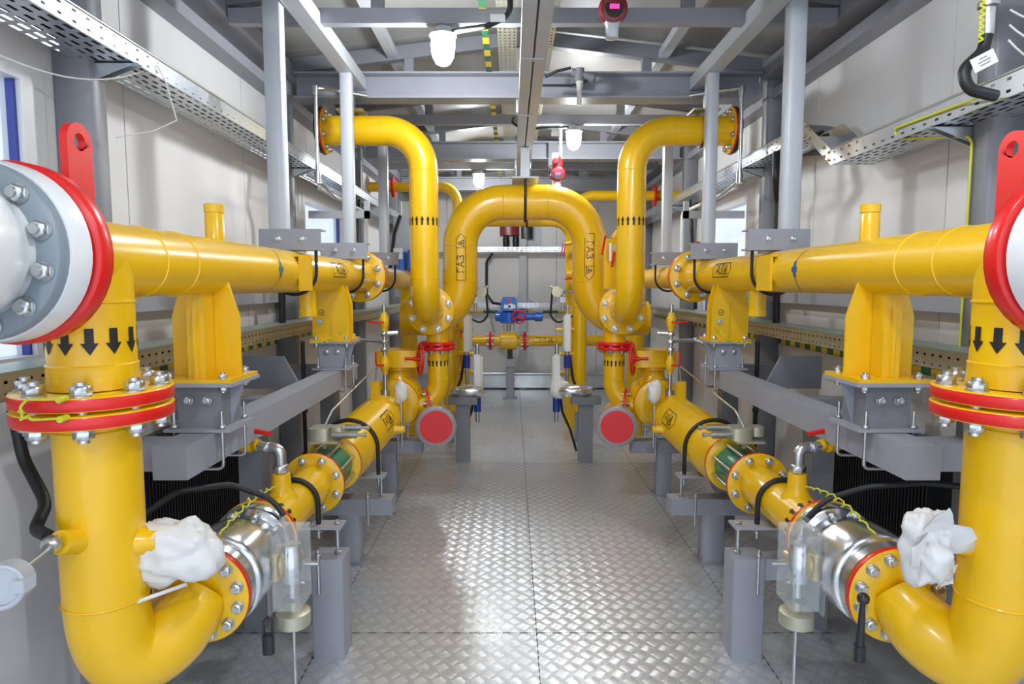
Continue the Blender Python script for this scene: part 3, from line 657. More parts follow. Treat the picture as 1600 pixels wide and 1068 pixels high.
    gas_label(t, (xr, 4.42, ZR), (0, 1, 0) if s < 0 else (0, -1, 0), (-s, 0, .5), R2, .3, .11)
    arrow = None
    # ---------- elbow up to the red flange
    t = thing('gas_elbow_pipe', 'yellow pipe on the %s curving up from the wide low pipe to small red flanges' % sd, 'pipe', (s * .76, 5.4, .7), 'rising elbow pipes')
    xe = s * .75
    P = fillet([(xr, 5.13, ZR), (xr - s * .02, 5.3, ZR - .02), (xe, 5.42, ZR - .03), (xe, 5.42, 1.19)], [.05, .22], 14)
    part('bent_pipe', MB().tube(P, .088, 32).torus((xe, 5.42, .93), (0, 0, 1), .088, .003), YEL, t)
    flange(t, (xe, 5.42, 1.215), (0, 0, -1), .148, .03, .08, 8, .118, .0115, mats=[RED, RED])
    arrows(t, (xe, 5.42, 1.05), (0, 0, 1), .088, 16, .024, .055, (1, 0, 0))
    flange(t, (xe + s * .09, 5.38, ZR - .02), V((s, -.3, 0)), .16, .026, .08, 8, .128, .011)
    # ---------- riser
    xq = s * .795; YQ = 4.98; ZQ = 2.895
    t = thing('riser_pipe', 'tall yellow riser on the %s of the aisle that bends outward under the roof truss' % sd, 'pipe', (xq, YQ, 1.4), 'riser pipes')
    P = fillet([(s * 1.545, YQ, ZQ), (xq, YQ, ZQ), (xq, YQ, 1.52), (xq, YQ + .3, 1.52)], [.29, .24], 16)
    m = MB().tube(P, RP, 48)
    for z in (ZQ - .3, 1.78): m.torus((xq, YQ, z), (0, 0, 1), RP, .003, 40)
    m.torus((s * 1.1, YQ, ZQ), (1, 0, 0), RP, .003, 40); part('bent_pipe', m, YEL, t)
    arrows(t, (xq, YQ, 2.18), (0, 0, 1), RP, 16, .03, .068, (1, 0, 0))
    f = flange(t, (s * 1.545, YQ, ZQ), (-s, 0, 0), .172, .02, .09, 8, .14, .011, mats=[YEL, RED], label='yellow flange with red rim')
    part('blind_flange', MB().lathe((s * 1.548, YQ, ZQ), (s, 0, 0), [(0, .176), (.01, .176)], 40).lathe((s * 1.56, YQ, ZQ), (s, 0, 0), [(0, .165), (.02, .165)], 40), [BLP], t)
    flange(t, (xq, YQ + .3, 1.52), (0, 1, 0), .2, .03, .09, 8, .163, .0135)
    part('saddle_body', MB().cyl((xq, YQ + .33, 1.52), (xq, YQ + .75, 1.52), .13, n=32).cyl((xe, 5.42, 1.22), (xe, 5.42, 1.5), .095, n=28), YEL, t)
    part('flange', MB().lathe((xe, 5.42, 1.222), (0, 0, 1), disc_prof(0, .03, .148, .08), 40), [RED, RED], t, 'red flange under the riser')
    h = thing('pipe_clamp', 'black clamp and steel hanger gripping the horizontal arm of the %s riser' % sd, 'clamp', (s * 1.28, YQ, ZQ + .1), 'riser clamps')
    cxh = s * 1.32
    P = [(cxh, YQ - .118 * math.cos(a), ZQ - .118 * math.sin(a)) for a in [PI * q / 18 for q in range(19)]]
    part('clamp_band', MB().tube([(cxh, YQ - .118, ZQ + .13)] + P + [(cxh, YQ + .118, ZQ + .13)], .011, 8), BLK, h)
    part('hanger_bracket', MB().box(cxh - .1, YQ - .14, ZQ + .12, cxh + .1, YQ + .14, ZQ + .132).box(cxh - .02, YQ - .13, ZQ + .132, cxh - .012, YQ - .09, TIE + .16).box(cxh + .03, YQ - .13, ZQ + .132, cxh + .038, YQ - .09, TIE + .16), ZN, h)
# ---------- central arch
t = thing('arch_pipe', 'big yellow pipe arch over the end of the aisle', 'pipe', (.005, 6, 1.4))
XA, YA, ZA, RA = .60, 6.0, 2.49, .16
P = fillet([(-1.15, YA, 1.42), (-XA, YA, 1.42), (-XA, YA, ZA), (XA, YA, ZA), (XA, YA, 1.42), (1.15, YA, 1.42)], [.34, .4, .4, .34], 18)
m = MB().tube(P, RA, 56)
for s in (-1, 1):
    m.torus((s * XA, YA, ZA - .4), (0, 0, 1), RA, .004, 48).torus((s * .2, YA, ZA), (1, 0, 0), RA, .004, 48).torus((s * XA, YA, 1.76), (0, 0, 1), RA, .004, 48)
part('bent_pipe', m, YEL, t)
gas_label(t, (-XA, YA, 1.985), (0, 0, 1), (0.12, -1, 0), RA, .42, .085)
gas_label(t, (XA, YA, 1.985), (0, 0, -1), (-.12, -1, 0), RA, .42, .085)
h = thing('arch_clamp', 'black rubber lined clamp around the crown of the yellow arch', 'clamp', (0, YA, ZA + .2))
P = [(0, YA - .172 * math.cos(a), ZA - .172 * math.sin(a)) for a in [PI * q / 18 for q in range(19)]]
part('clamp_band', MB().tube([(0, YA - .172, ZA + .2)] + P + [(0, YA + .172, ZA + .2)], .012, 8), BLK, h)
part('hanger_bracket', MB().box(-.12, YA - .2, ZA + .19, .12, YA + .2, ZA + .205).box(-.04, YA - .03, ZA + .205, .04, YA + .03, CZ + 1.264), GRL, h)

# ================================================================ SUPPORTS ON THE FLOOR
for s, sd in ((-1, 'left'), (1, 'right')):
    xr = s * XR
    for i, (y, r, w) in enumerate(((2.89, .098, .073), (3.9, .165, .065), (5.2, .12, .06))):
        od = ('nearest', 'second', 'third')[i]; zp = ZR - r - .012; za = zp - .13
        t = thing('floor_support', 'grey floor post with arm under the low pipe on the %s, %s from the camera' % (sd, od), 'support', (s * .98, y, 0), 'floor supports')
        px = s * (.965 if i == 0 else 1.13)
        if i == 0: part('post', MB().bbox(px - w, y - .07, 0, px + w, y + .07, za, .006), GRY, t); part('arm', MB().box(px, y - .045, za - .11, s * 1.42, y + .05, za - .01), GRY, t)
        else: part('post', MB().bbox(px - w, y - .055, 0, px + w, y + .055, za - .1, .006), GRY, t); part('arm', MB().box(s * .86, y - .06, za - .1, s * 1.4, y + .06, za), GRY, t)
        if i: part('foot_plate', MB().box(px - w - .02, y - .09, 0, px + w + .02, y + .09, .008), GRY, t)
        a0 = abs(xr) - r - (.13 if i == 0 else .06)
        part('saddle_plate', MB().box(s * a0, y - .05, zp, s * (abs(xr) + r + .05), y + .05, zp + .011), GRY, t)
        part('saddle_block', MB().prism([(-.09, 0), (.09, 0), (.05, -.09), (-.05, -.09)], (xr + s * .06, y + .03, zp), (1, 0, 0), (0, 0, 1), .06), GRD, t)
        for dx in (s * (a0 + .03), xr + s * (r + .02)):
            q = MB().cyl((dx, y, za - .002), (dx, y, zp + .03), .0085, n=10); q.hexn((dx, y, zp - .018), (0, 0, 1), .016, .014).hexn((dx, y, za), (0, 0, 1), .016, .014).hexn((dx, y, zp + .011), (0, 0, 1), .015, .01); part('jack_bolt', q, ZN, t)
        q = MB()
        for dx in (s * (a0 + .1), ): q.cyl((dx, y - .075, za - .16), (dx, y - .075, za + .05), .007, n=8).hexn((dx, y - .075, za + .02), (0, 0, 1), .014, .012)
        part('clamp_rod', q, ZN, t)
        ubolt(t, (xr, y, ZR), r + .013, s, ZR - r - .01, y, .012)
    # instrument valve beside the low nozzle
    t = thing('small_ball_valve', 'small yellow ball valve with red lever beside the low %s pipe nozzle' % sd, 'valve', (xr + s * .1, 2.72, .9))
    zt = ZR + .19
    part('steel_elbow', MB().hexn((xr, 2.74, zt), (0, 0, 1), .033, .035).tube(fillet([(xr, 2.74, zt + .03), (xr, 2.74, zt + .105), (xr + s * .1, 2.76, zt + .11)], .03, 6), .023, 14).hexn((xr + s * .05, 2.74, zt + .107), (s, .35, 0), .028, .025), ZN, t)
    vx = xr + s * .15
    part('valve_body', MB().lathe((vx - s * .05, 2.76, zt + .115), (s, .3, 0), [(0, .026), (.02, .028), (.03, .02), (.04, .034), (.085, .034), (.095, .02), (.10, .028), (.125, .026)], 20), YEL, t)
    part('lever', MB().tube([(vx, 2.77, zt + .15), (vx, 2.77, zt + .175), (vx - s * .03, 2.76, zt + .18), (vx - s * .11, 2.74, zt + .17)], [.011, .012, .012, .010], 8), RED, t)
    part('pipe_tail', MB().hexn((vx + s * .075, 2.80, zt + .115), (s, .3, 0), .03, .03).cyl((vx + s * .1, 2.807, zt + .115), (vx + s * .3, 2.84, zt + .115), .012, n=10), ZN, t)
    # manifold above the green joint
    t = thing('instrument_manifold', 'small steel valve manifold with two spindles above the %s green joint' % sd, 'instrument', (xr, 3.42, .92))
    z = ZR + .2; yy = 3.38
    part('mounting_plate', MB().box(xr - .06, yy - .06, z - .03, xr + .09, yy + .1, z - .02).box(xr - .01, yy, ZR + .13, xr + .01, yy + .02, z - .03), ZY, t)
    part('manifold_block', MB().bbox(xr - .075, yy - .04, z - .02, xr + .03, yy + .09, z + .045, .01).bbox(xr + .04, yy - .02, z, xr + .1, yy + .06, z + .05, .008), ZY, t)
    for dy, dz in ((-.015, .01), (.07, .03)):
        part('spindle', MB().lathe((xr + s * -.0 + (-s) * .05, yy + dy, z + dz), (-s, 0, 0), [(0, .017), (.06, .02), (.13, .02), (.132, .008), (.165, .008), (.166, .013), (.18, .013)], 14), ZN, t)
    part('impulse_tube', MB().tube(fillet([(xr, yy, z + .04), (xr - s * .02, yy + .1, z + .12), (xr - s * .02, 4.66, z + .22), (xr, 4.69, ZR + .28)], .04, 5), .006, 8), ZN, t)
    # top valve tree near (rear) - vertical valve stack
    t = thing('valve_stack', 'vertical stack of small yellow ball valves with red levers behind the low %s pipe' % sd, 'valve', (s * 1.10, 4.9, .9))
    x, y = s * 1.10, 4.90
    part('stack_tube', MB().cyl((x, y, ZR + .14), (x, y, 1.58), .016, n=12).cyl((x, y, ZR + .1), (x, y, ZR + .2), .035, n=14), ZN, t)
    for zz, lv in ((1.12, 1), (1.45, 1)):
        b = part('valve_body', MB().lathe((x, y, zz - .07), (0, 0, 1), [(0, .024), (.03, .026), (.04, .036), (.1, .036), (.11, .026), (.14, .024)], 16), YEL, t)
        part('lever', MB().tube([(x, y - .035, zz), (x, y - .055, zz), (x + s * .03, y - .06, zz), (x + s * .11, y - .06, zz)] if zz > 1.3 else [(x, y - .035, zz), (x + s * .05, y - .055, zz), (x + s * .055, y - .06, zz + .03), (x + s * .055, y - .06, zz + .1)], .008, 8), RED, b)
    for zz in (1.22, 1.28, 1.34): part('union_nut', MB().hexn((x, y, zz), (0, 0, 1), .03, .032), ZN, t)
    part('side_tube', MB().cyl((x, y, 1.30), (x + s * .22, y + .1, 1.30), .014, n=10).cyl((x + s * .22, y + .1, 1.30), (x + s * .42, y - .3, 1.17), .014, n=10).ball((x + s * .22, y + .1, 1.30), .024, 10, 6).cyl((x, y, 1.36), (x - s * .1, y + .02, 1.365), .02, n=10), ZN, t)
    # geared valve behind
    gx, gy = s * 1.08, 5.40
    t = thing('geared_valve', 'big yellow gear operated valve with a red handwheel behind the %s valve stack' % sd, 'valve', (gx, gy, .6))
    part('valve_body', MB().lathe((gx, gy, ZR - .18), (0, 0, 1), [(0, .1), (.02, .17), (.16, .205), (.28, .205), (.36, .17), (.41, .10), (.52, .085)], 36), YEL, t)
    part('valve_flange', MB().lathe((gx, gy - .2, ZR + .04), (0, -1, 0), disc_prof(0, .03, .2, .1), 40), [YEL, RED], t)
    part('gear_box', MB().bbox(gx - .17, gy - .14, 1.05, gx + .17, gy + .14, 1.19, .012).cyl((gx, gy, 1.02), (gx, gy, 1.09), .12, n=24), YEL, t)
    wc = V((gx - s * .20, gy - .12, 1.12)); wd = V((s * .9, -.28, .05)).normalized(); u, w2, _ = frame(wd)
    hwm = MB().torus(wc, wd, .13, .012, 36, 8)
    for q in range(3):
        a = 2 * PI * q / 3 + .4; hwm.tube([wc + wd * .03, wc + (u * math.cos(a) + w2 * math.sin(a)) * .06 + wd * .02, wc + (u * math.cos(a) + w2 * math.sin(a)) * .125], .008, 8)
    hw_ = part('handwheel', hwm, RED, t); part('wheel_hub', MB().cyl(wc + wd * .06, wc - wd * .0, .02, n=12).cyl(wc + wd * .13, wc + wd * .05, .012, n=10), RED, hw_)
    # bags
    if s < 0:
        solo('plastic_bag', blob((-1.125, 1.86, .925), (.125, .085, .092), 3, amp=.34), BAG, 'milky plastic bag wrapped over the nozzle of the near left down pipe', 'bag')
        solo('cable_tie_strip', MB().tube([(-1.27, 1.76, .79), (-1.18, 1.78, .82), (-1.08, 1.82, .845)], .006, 6), BAG, 'thin white plastic strip hanging below the big milky bag', 'strip')
    else:
        m = blob((1.065, 1.76, .985), (.075, .065, .10), 9, amp=.5, fr=1.4)
        m.cyl((1.11, 1.78, .985), (1.205, 1.80, .985), .032, n=18)
        flap(m, (1.065, 1.73, 1.04), (1, .1, .2), (-.25, -.25, 1), .1, .085, 2); flap(m, (1.03, 1.73, .99), (.2, 0, 1), (-1, -.3, -.1), .11, .07, 4)
        flap(m, (1.10, 1.73, .93), (1, .3, .3), (.45, .2, -1), .08, .07, 6); flap(m, (1.10, 1.74, 1.02), (.5, 0, -1), (.6, -.5, .5), .09, .07, 8)
        solo('plastic_bag', m, BAG, 'crumpled milky plastic bag with a wrapped stub on the near right down pipe', 'bag')
    x = s * .96
    t = thing('wrapped_gauge', 'white film bundle on a thin steel stem beside the wide low %s pipe' % sd, 'gauge', (x, 4.88, .5))
    part('stem', MB().cyl((x, 4.8, .50), (x, 4.8, .86), .011, n=10).hexn((x, 4.8, .62), (0, 0, 1), .025, .03), ZN, t)
    part('film_bundle', blob((x, 4.8, .92), (.055, .05, .085), 5 + s, 18, 12, .3), BAG, t)
    # blind cover red plates
    bxx = s * .74; by = 4.98
    t = thing('blind_cover', 'round red plate wrapped in clear film beside the aisle floor on the %s' % sd, 'cover', (bxx, by, .5))
    d = V((-s * .12, -1, 0)).normalized(); c0 = V((bxx - (.03 if s > 0 else -.02), by, .615))
    part('red_plate', MB().lathe(c0, d, [(0, .13), (.01, .13)], 40), RED, t)
    part('film_ring', MB().lathe(c0 - d * .01, d, [(-.10, .14), (-.10, .158), (.014, .163), (.018, .155), (.018, .13), (.0, .13)], 40, False), mat('dusty_film', (.30, .26, .26), .25, coat=.6), t)
    part('branch_pipe', MB().cyl(c0 - d * .08, c0 - d * .5, .11, n=28), YEL, t)
    # conduit verticals from riser
    P = fillet([(s * 1.2, 4.9, 3.13), (s * 1.52, 4.7, 3.13), (s * 1.52, 4.7, 2.48), (s * 1.56, 5.3, 2.44)], .03, 4)
    solo('steel_conduit', MB().tube(P, .014, 10).cyl((s * 1.52, 4.7, 2.46), (s * 1.52, 4.7, 2.54), .024, n=12).cyl((s * 1.52, 4.7, 3.08), (s * 1.52, 4.7, 3.14), .022, n=12), ZN, 'galvanised steel conduit hanging beside the outer end of the %s riser' % sd, 'conduit')
    solo('steel_conduit', MB().tube(fillet([(s * 1.6, 5.0, 2.47), (s * 1.56, 6.4, 2.44), (s * 1.56, 6.4, 1.9)], .05, 5), .016, 10), WHC, 'pale conduit running back under the %s wall tray' % sd, 'conduit')
    solo('tray_arm', MB().box(s * 1.3, 5.35, 2.28, s * 1.8, 5.39, 2.34).box(s * 1.3, 5.35, 2.28, s * 1.34, 5.39, 2.42), GRL, 'short grey bracket arm below the %s wall tray near the second column' % sd, 'bracket')
    # black cables
    solo('black_cable', MB().tube(fillet([(s * 1.66, 4.4, 2.62), (s * 1.64, 4.35, 2.45), (s * 1.70, 4.45, 2.3), (s * 1.72, 4.45, 1.46)], .08, 6), .024, 10), BLK, 'thick black cable dropping from the %s wall tray behind the first hanger' % sd, 'cable')
    solo('black_cable', MB().tube(fillet([(s * 1.6, 6.3, 2.55), (s * 1.6, 6.2, 2.3), (s * 1.66, 6.2, 1.5)], .08, 6), .018, 8), BLK, 'black cable dropping from the %s wall tray behind the second hanger' % sd, 'cable')
    solo('black_cable', MB().tube(fillet([(s * 1.5, 4.2, 1.36), (s * 1.5, 4.2, .2)], .08), .014, 8).ball((s * 1.5, 4.2, .9), .024, 8, 6).ball((s * 1.5, 4.2, .6), .024, 8, 6), BLK, 'black cable hanging vertically below the waist tray on the %s' % sd, 'cable')
    P = [(s * 1.36, 2.0, .95), (s * 1.30, 2.2, 1.0), (s * 1.18, 2.35, .98), (s * 1.05, 2.42, .90), (s * 1.0, 2.4, .84)] if s < 0 else [(1.62, 2.25, .99), (1.4, 2.3, 1.0), (1.22, 2.35, .97), (1.10, 2.42, .90), (1.0, 2.38, .83)]
    solo('black_cable', MB().tube(fillet(P, .12, 6), .011, 8), BLK, 'black cable curving over the %s steel ball valve' % sd, 'cable')
    # earthing wires
    earth_wire((xr - s * .02, 2.1, ZR + .165), (xr - s * .02, 2.62, ZR + .165), 'coiled yellow green wire bridging the %s ball valve flanges' % sd, -.03, 9)
    e = solo('earthing_wire', MB().tube([(s * (XV - .02) + (i % 2) * .012 * s, 1.592 + .004 * math.sin(i), 1.44 - i * .0042) for i in range(18)], .0045, 6), YGW, 'short yellow green wire across the red flange pair on the %s' % sd, 'wire') if s > 0 else \
        solo('earthing_wire', MB().tube(fillet([(-1.27, 1.594, 1.437), (-1.335, 1.585, 1.437), (-1.36, 1.58, 1.41), (-1.325, 1.58, 1.40), (-1.355, 1.58, 1.385), (-1.27, 1.594, 1.387)], .012, 5), .0034, 6).cyl((-1.255, 1.61, 1.437), (-1.255, 1.582, 1.437), .009, n=8).cyl((-1.255, 1.61, 1.387), (-1.255, 1.582, 1.387), .009, n=8), YGW, 'short yellow green wire looping across the red flange pair on the left', 'wire')
    earth_wire((s * 1.2, 4.16, 1.46), (s * 1.42, 4.1, 1.36), 'coiled yellow green wire from the far %s gusset' % sd, .04, 7)

    # level gauges (white scale tubes with blue clamps)
    for k, (gx, gy, z0, z1, od) in enumerate(((.56 if s < 0 else .48, 6.9, .62, 1.50, 'taller'), (.42 if s < 0 else .33, 6.4, .35, 1.12, 'shorter'))):
        x = s * gx - (.05 if s < 0 else 0)
        t = thing('level_gauge', '%s white scale gauge tube with blue clamp near the aisle end on the %s' % (od, sd), 'gauge', (x, gy, z0), 'level gauges')
        part('gauge_tube', MB().cyl((x, gy, z0), (x, gy, z1), .022, n=14).cyl((x, gy, z1), (x, gy, z1 + .02), .03, n=12), ZN, t)
        part('scale_plate', MB().box(x - .03, gy - .035, z1 - .48, x + .03, gy - .022, z1 - .08), PAP, t)
        part('side_plate', MB().box(x - s * .04 - .01, gy - .03, z1 - .46, x - s * .04 + .02, gy + .04, z1 - .1), ZY, t)
        part('blue_clamp', MB().bbox(x - .035, gy - .04, z1 - .66, x + .035, gy + .04, z1 - .52, .01), DBL, t)
        solo('black_cable', MB().tube(fillet([(x + s * .03, gy, z0 + .35), (x + s * .06, gy, z0 + .1), (x + s * .15, gy + .1, z0 - .1), (x + s * .22, gy + .15, .014)], .1, 6), .013, 8), BLK, 'black cable looping from the %s gauge tube on the %s' % (od, sd), 'cable')
    # rear column headers beside the arch legs
    t = thing('rear_header', 'slim vertical yellow header with stub valves behind the %s arch leg' % sd, 'pipe', (s * .56, 7.0, .3))
    hx = -.80 if s < 0 else .62
    part('header_pipe', MB().tube([(hx, 7.0, .35), (hx, 7.0, 1.9)], .075, 24).torus((hx, 7, 1.5), (0, 0, 1), .076, .003), YEL, t)
    for zz in (.78, .98, 1.25):
        st = part('stub_pipe', MB().cyl((hx, 6.98, zz), (hx - s * .26, 6.98, zz), .02, n=12).lathe((hx - s * .09, 6.98, zz), (-s, 0, 0), [(0, .02), (.01, .036), (.06, .036), (.07, .02)], 14), YEL, t)
        part('lever', MB().box(hx - s * .13, 6.93, zz - .09, hx - s * .115, 6.945, zz), RED, st)
    part('drain_leg', MB().box(hx - .04, 6.96, 0, hx + .04, 7.04, .35), GRY, t)
    t = thing('foil_wrapped_pipe', 'short pipe wrapped in crumpled foil near the floor past the %s elbow pipe' % sd, 'pipe', (s * .62, 6.3, .3))
    part('foil_body', blob((s * .53 - .02, 6.2, .70), (.17, .08, .06), 12 + s, 20, 12, .2), FOIL, t)
    part('bracket', MB().box(s * .6 - .07, 6.14, 0, s * .6 + .07, 6.22, .58).box(s * .6 - .14, 6.1, .58, s * .6 + .14, 6.26, .65), GRD, t)
    if s > 0: part('film_scrap', blob((.36, 6.35, .70), (.11, .1, .10), 22 + s, 24, 16, .35), BAG, t)
    # manometer with tubing
    t = thing('pressure_instrument', 'grey pressure transmitter with a hanging black lead beside the %s arch leg' % sd, 'instrument', (s * .35, 7.2, 1.7))
    x = s * .38 if s > 0 else -.46
    part('instrument_head', MB().cyl((x, 7.12, 1.66), (x, 7.22, 1.66), .06, n=20).cyl((x - s * .08, 7.17, 1.72), (x + s * .08, 7.17, 1.66), .02, n=10), ZY, t)
    part('instrument_stem', MB().cyl((x, 7.17, 1.66), (s * (.72 if s > 0 else .86), 7.03, 1.66), .014, n=10).cyl((x + s * .07, 7.17, 1.66), (x + s * .07, 7.17, 1.45), .02, n=10).box(x + s * .04, 7.15, 1.54, x + s * .1, 7.19, 1.6), ZN, t)
    part('lead', MB().tube(fillet([(x - s * .05, 7.17, 1.66), (x - s * .07, 7.17, 1.4), (x, 7.17, 1.3), (x + s * .25, 7.17, 1.42)], .08, 6), .012, 8), BLK, t)

# ================================================================ FAR END
t = thing('actuated_valve', 'yellow ball valve with red flanges and blue electric actuator at the room end', 'valve', (-.12, 9.75, .9))
ya, za = 9.75, CZ - .83
part('valve_body', MB().lathe((-.30, ya, za), (1, 0, 0), [(0, .09), (.01, .138), (.25, .138), (.26, .09)], 36), YEL, t)
for x0, x1 in ((-.47, -.43), (.05, .10)):
    fl_ = part('red_flange', MB().lathe((x0, ya, za), (1, 0, 0), [(0, .13), (.02, .145), (abs(x1 - x0) - .002, .145), (abs(x1 - x0), .13)], 30), RED, t)
    for i in range(8):
        a = 2 * PI * (i + .5) / 8; bolt(fl_, ((x0 + x1) / 2, ya + .118 * math.cos(a), za + .118 * math.sin(a)), (1, 0, 0), .012, .06)
part('neck', MB().cyl((-.45, ya, za), (.1, ya, za), .085, n=28), YEL, t)
part('yoke', MB().box(-.26, ya - .06, za + .13, -.08, ya + .06, za + .15).box(-.26, ya - .06, za + .25, -.08, ya + .06, za + .265).cyl((-.17, ya, za + .12), (-.17, ya, za + .27), .035, n=14).cyl((-.25, ya - .05, za + .14), (-.25, ya - .05, za + .26), .008, n=8).cyl((-.09, ya - .05, za + .14), (-.09, ya - .05, za + .26), .008, n=8), ZY, t)
A = part('actuator_body', MB().bbox(-.30, ya - .13, za + .28, -.03, ya + .13, za + .46, .04).lathe((-.38, ya, za + .37), (1, 0, 0), [(0, .05), (.01, .07), (.1, .075), (.45, .07), (.455, .06), (.60, .055), (.61, .075), (.72, .075), (.73, .05)], 24), BLU, t)
part('actuator_head', MB().prism([(-.13, 0), (.11, 0), (.13, .05), (.12, .19), (.09, .23), (-.08, .23), (-.11, .19)], (-.17, ya + .09, za + .44), (1, 0, 0), (0, 0, 1), .22), BLU, A)
part('display_face', MB().cyl((-.14, ya - .135, za + .53), (-.14, ya - .13, za + .53), .045, n=20).box(-.24, ya - .134, za + .50, -.07, ya - .13, za + .555), WHT, A)
part('knobs', MB().cyl((-.16, ya - .15, za + .53), (-.16, ya - .13, za + .53), .018, n=12), BLK, A)
part('indicator', MB().cyl((-.16, ya - .139, za + .61), (-.16, ya - .13, za + .61), .026, n=16), RED, A)
hc = V((-.02, ya - .24, za + .38)); hm = MB().torus(hc, (0, -1, 0), .095, .013, 30, 8)
for q in range(3):
    a = 2 * PI * q / 3 + PI / 2; hm.tube([hc, hc + V((math.cos(a), 0, math.sin(a))) * .09], .012, 8)
hm.cyl(hc - V((0, .01, 0)), hc + V((0, .12, 0)), .025, n=14); part('handwheel', hm, RED, A)
t = thing('end_pipe', 'horizontal yellow gas pipe crossing the aisle end on both sides of the blue actuator', 'pipe', (0, ya, za))
part('pipe_run', MB().cyl((.1, ya, za), (1.3, ya, za), .08, n=28), YEL, t); part('pipe_run', MB().cyl((-1.3, ya, za), (-.47, ya, za), .08, n=28), YEL, t)
gas_label(t, (.38, ya, za), (1, 0, 0), (0, -1, .3), .08, .36, .085)
t = thing('valve_stand', 'grey square floor stand under the yellow valve with the blue actuator', 'stand', (-.15, 9.72, 0))
part('stand_post', MB().bbox(-.21, 9.68, 0, -.09, 9.80, .5, .008), GRY, t); part('stand_box', MB().box(-.22, 9.66, .5, -.08, 9.82, .62), GRY, t); part('rubber_pad', MB().box(-.19, 9.69, .62, -.11, 9.79, za - .136), BLK, t)
part('foot_plate', MB().box(-.26, 9.62, 0, -.04, 9.86, .01), GRY, t)
t = thing('rear_arch_pipe', 'yellow pipe crossing behind and just below the crown of the big arch', 'pipe', (0, 7.9, 2.0))
part('bent_pipe', MB().tube(fillet([(-.72, 7.9, .002), (-.72, 7.9, 2.53), (.62, 7.9, 2.53), (.62, 7.9, .002)], .25), .085, 28), YEL, t)
part('clamp_band', MB().torus((.06, 7.9, 2.53), (1, 0, 0), .09, .012, 24), BLK, t)
t = thing('rear_riser_pipe', 'slim yellow pipe bending down behind the left riser with a red end flange', 'pipe', (-.75, 8.4, 2.9))
part('bent_pipe', MB().tube(fillet([(-1.945, 8.3, 2.98), (-.82, 8.3, 2.98), (-.82, 8.3, .002)], .2), .062, 24), YEL, t); part('flange', MB().cyl((-1.62, 8.3, 2.98), (-1.645, 8.3, 2.98), .13, n=28), RED, t)
t = thing('rear_riser_pipe', 'slim yellow pipe seen between the arch and the right riser', 'pipe', (.9, 8.4, 2.8))
part('bent_pipe', MB().tube(fillet([(1.945, 8.0, 2.83), (.68, 8.0, 2.83), (.68, 8.0, .002)], .2), .062, 24), YEL, t); part('flange', MB().cyl((1.62, 8.0, 2.83), (1.645, 8.0, 2.83), .13, n=28), RED, t)
t = thing('junction_box', 'dark red junction box with two black cable glands on the back wall under the arch', 'box', (-.05, Y1 - .1, 2.6))
part('box_body', MB().bbox(-.32, Y1 - .12, 2.56, .0, Y1 - .002, 2.72, .01), MAR, t)
for x in (-.22, -.06): part('cable_bundle', MB().lathe((x, Y1 - .08, 2.56), (0, 0, -1), [(0, .04), (.08, .055), (.24, .045)], 14), BLK, t)
solo('power_box', MB().bbox(.03, Y1 - .13, 2.50, .22, Y1 - .002, 2.72, .01), BLP, 'small black box on the back wall right of the dark red junction box', 'box')
solo('wall_plate', MB().box(.02, Y1 - .02, 2.40, .36, Y1 - .002, 2.78), GRL, 'pale mounting plate behind the black box on the back wall', 'plate')
solo('black_cable', MB().tube(fillet([(-.44, Y1 - .14, 2.26), (-.54, Y1 - .14, 2.12), (-.54, Y1 - .16, 1.6), (-.42, 10.0, 1.46), (-.25, 9.9, 1.44)], .1, 6), .022, 8), BLK, 'black cable dropping from the back wall tray to the blue actuator', 'cable')
t = thing('blue_gas_regulator', 'blue and white instruments mounted behind the left riser', 'instrument', (-1.25, 7.2, 1.9))
part('instrument_body', MB().bbox(-1.42, 7.15, 1.9, -1.31, 7.25, 2.1, .015), BLU, t); part('instrument_body', MB().bbox(-1.28, 7.15, 1.9, -1.17, 7.25, 2.12, .015), BLU, t)
part('tag', MB().box(-1.43, 7.13, 2.02, -1.33, 7.135, 2.14), PAP, t); part('back_board', MB().box(-1.45, 7.27, 1.6, -1.0, 7.29, 2.5), GRL, t)
part('black_lead', MB().tube(fillet([(-1.36, 7.2, 2.5), (-1.42, 7.15, 2.3), (-1.46, 7.15, 2.0), (-1.5, 7.15, 1.8)], .1), .02, 8), BLK, t)

# ================================================================ UNDER THE ROOF: lamps, detectors, aerials
def lamp(x, y, lab, hz):
    z = SEC; t = thing('ceiling_lamp', lab, 'lamp', (x, y, z), 'bulkhead lamps')
    part('lamp_hook', MB().cyl((x, y, z), (x, y, z - .05), .012, n=8), ZN, t)
    part('added_lamp_baffle', MB().lathe((x, y, z - .045), (0, 0, -1), [(0, .05), (.004, .074), (.016, .08), (.018, .078), (.008, .07), (.008, .05)], 28), GRL, t)  # small plate added above the glass to keep lamp light off the ceiling
    part('lamp_housing', MB().lathe((x, y, z - .01), (0, 0, -1), [(0, .02), (.005, .045), (.035, .05), (.04, .072), (.055, .072)], 24), GRL, t)
    part('lamp_glass', MB().lathe((x, y, z - .065), (0, 0, -1), [(0, .066), (.05, .070), (.11, .062), (.15, .04), (.165, .01)], 24), LENS, t)
lamp(-.52, 3.85, 'nearest and brightest lit lamp, hanging left of the centre channel', 0)
lamp(.46, 6.15, 'second lit lamp, right of the centre channel above the arch', 0)
lamp(-.55, 8.45, 'farthest lit lamp, left of the centre channel beyond the arch', 0)
lamp(.5, 1.45, 'lamp overhead just out of the top of the view on the right', 0)
lamp(-.5, -.8, 'lamp on the ceiling behind the camera', 0)
for y, x in ((1.45, .5), (-.8, -.5)):
    solo('lamp_tube', MB().box(-1.75, y - .03, SEC, 1.75, y + .03, SEC + .085), GRL, 'grey tie tube carrying the lamp %s' % ('just above the view' if y > 0 else 'behind the camera'), 'beam')
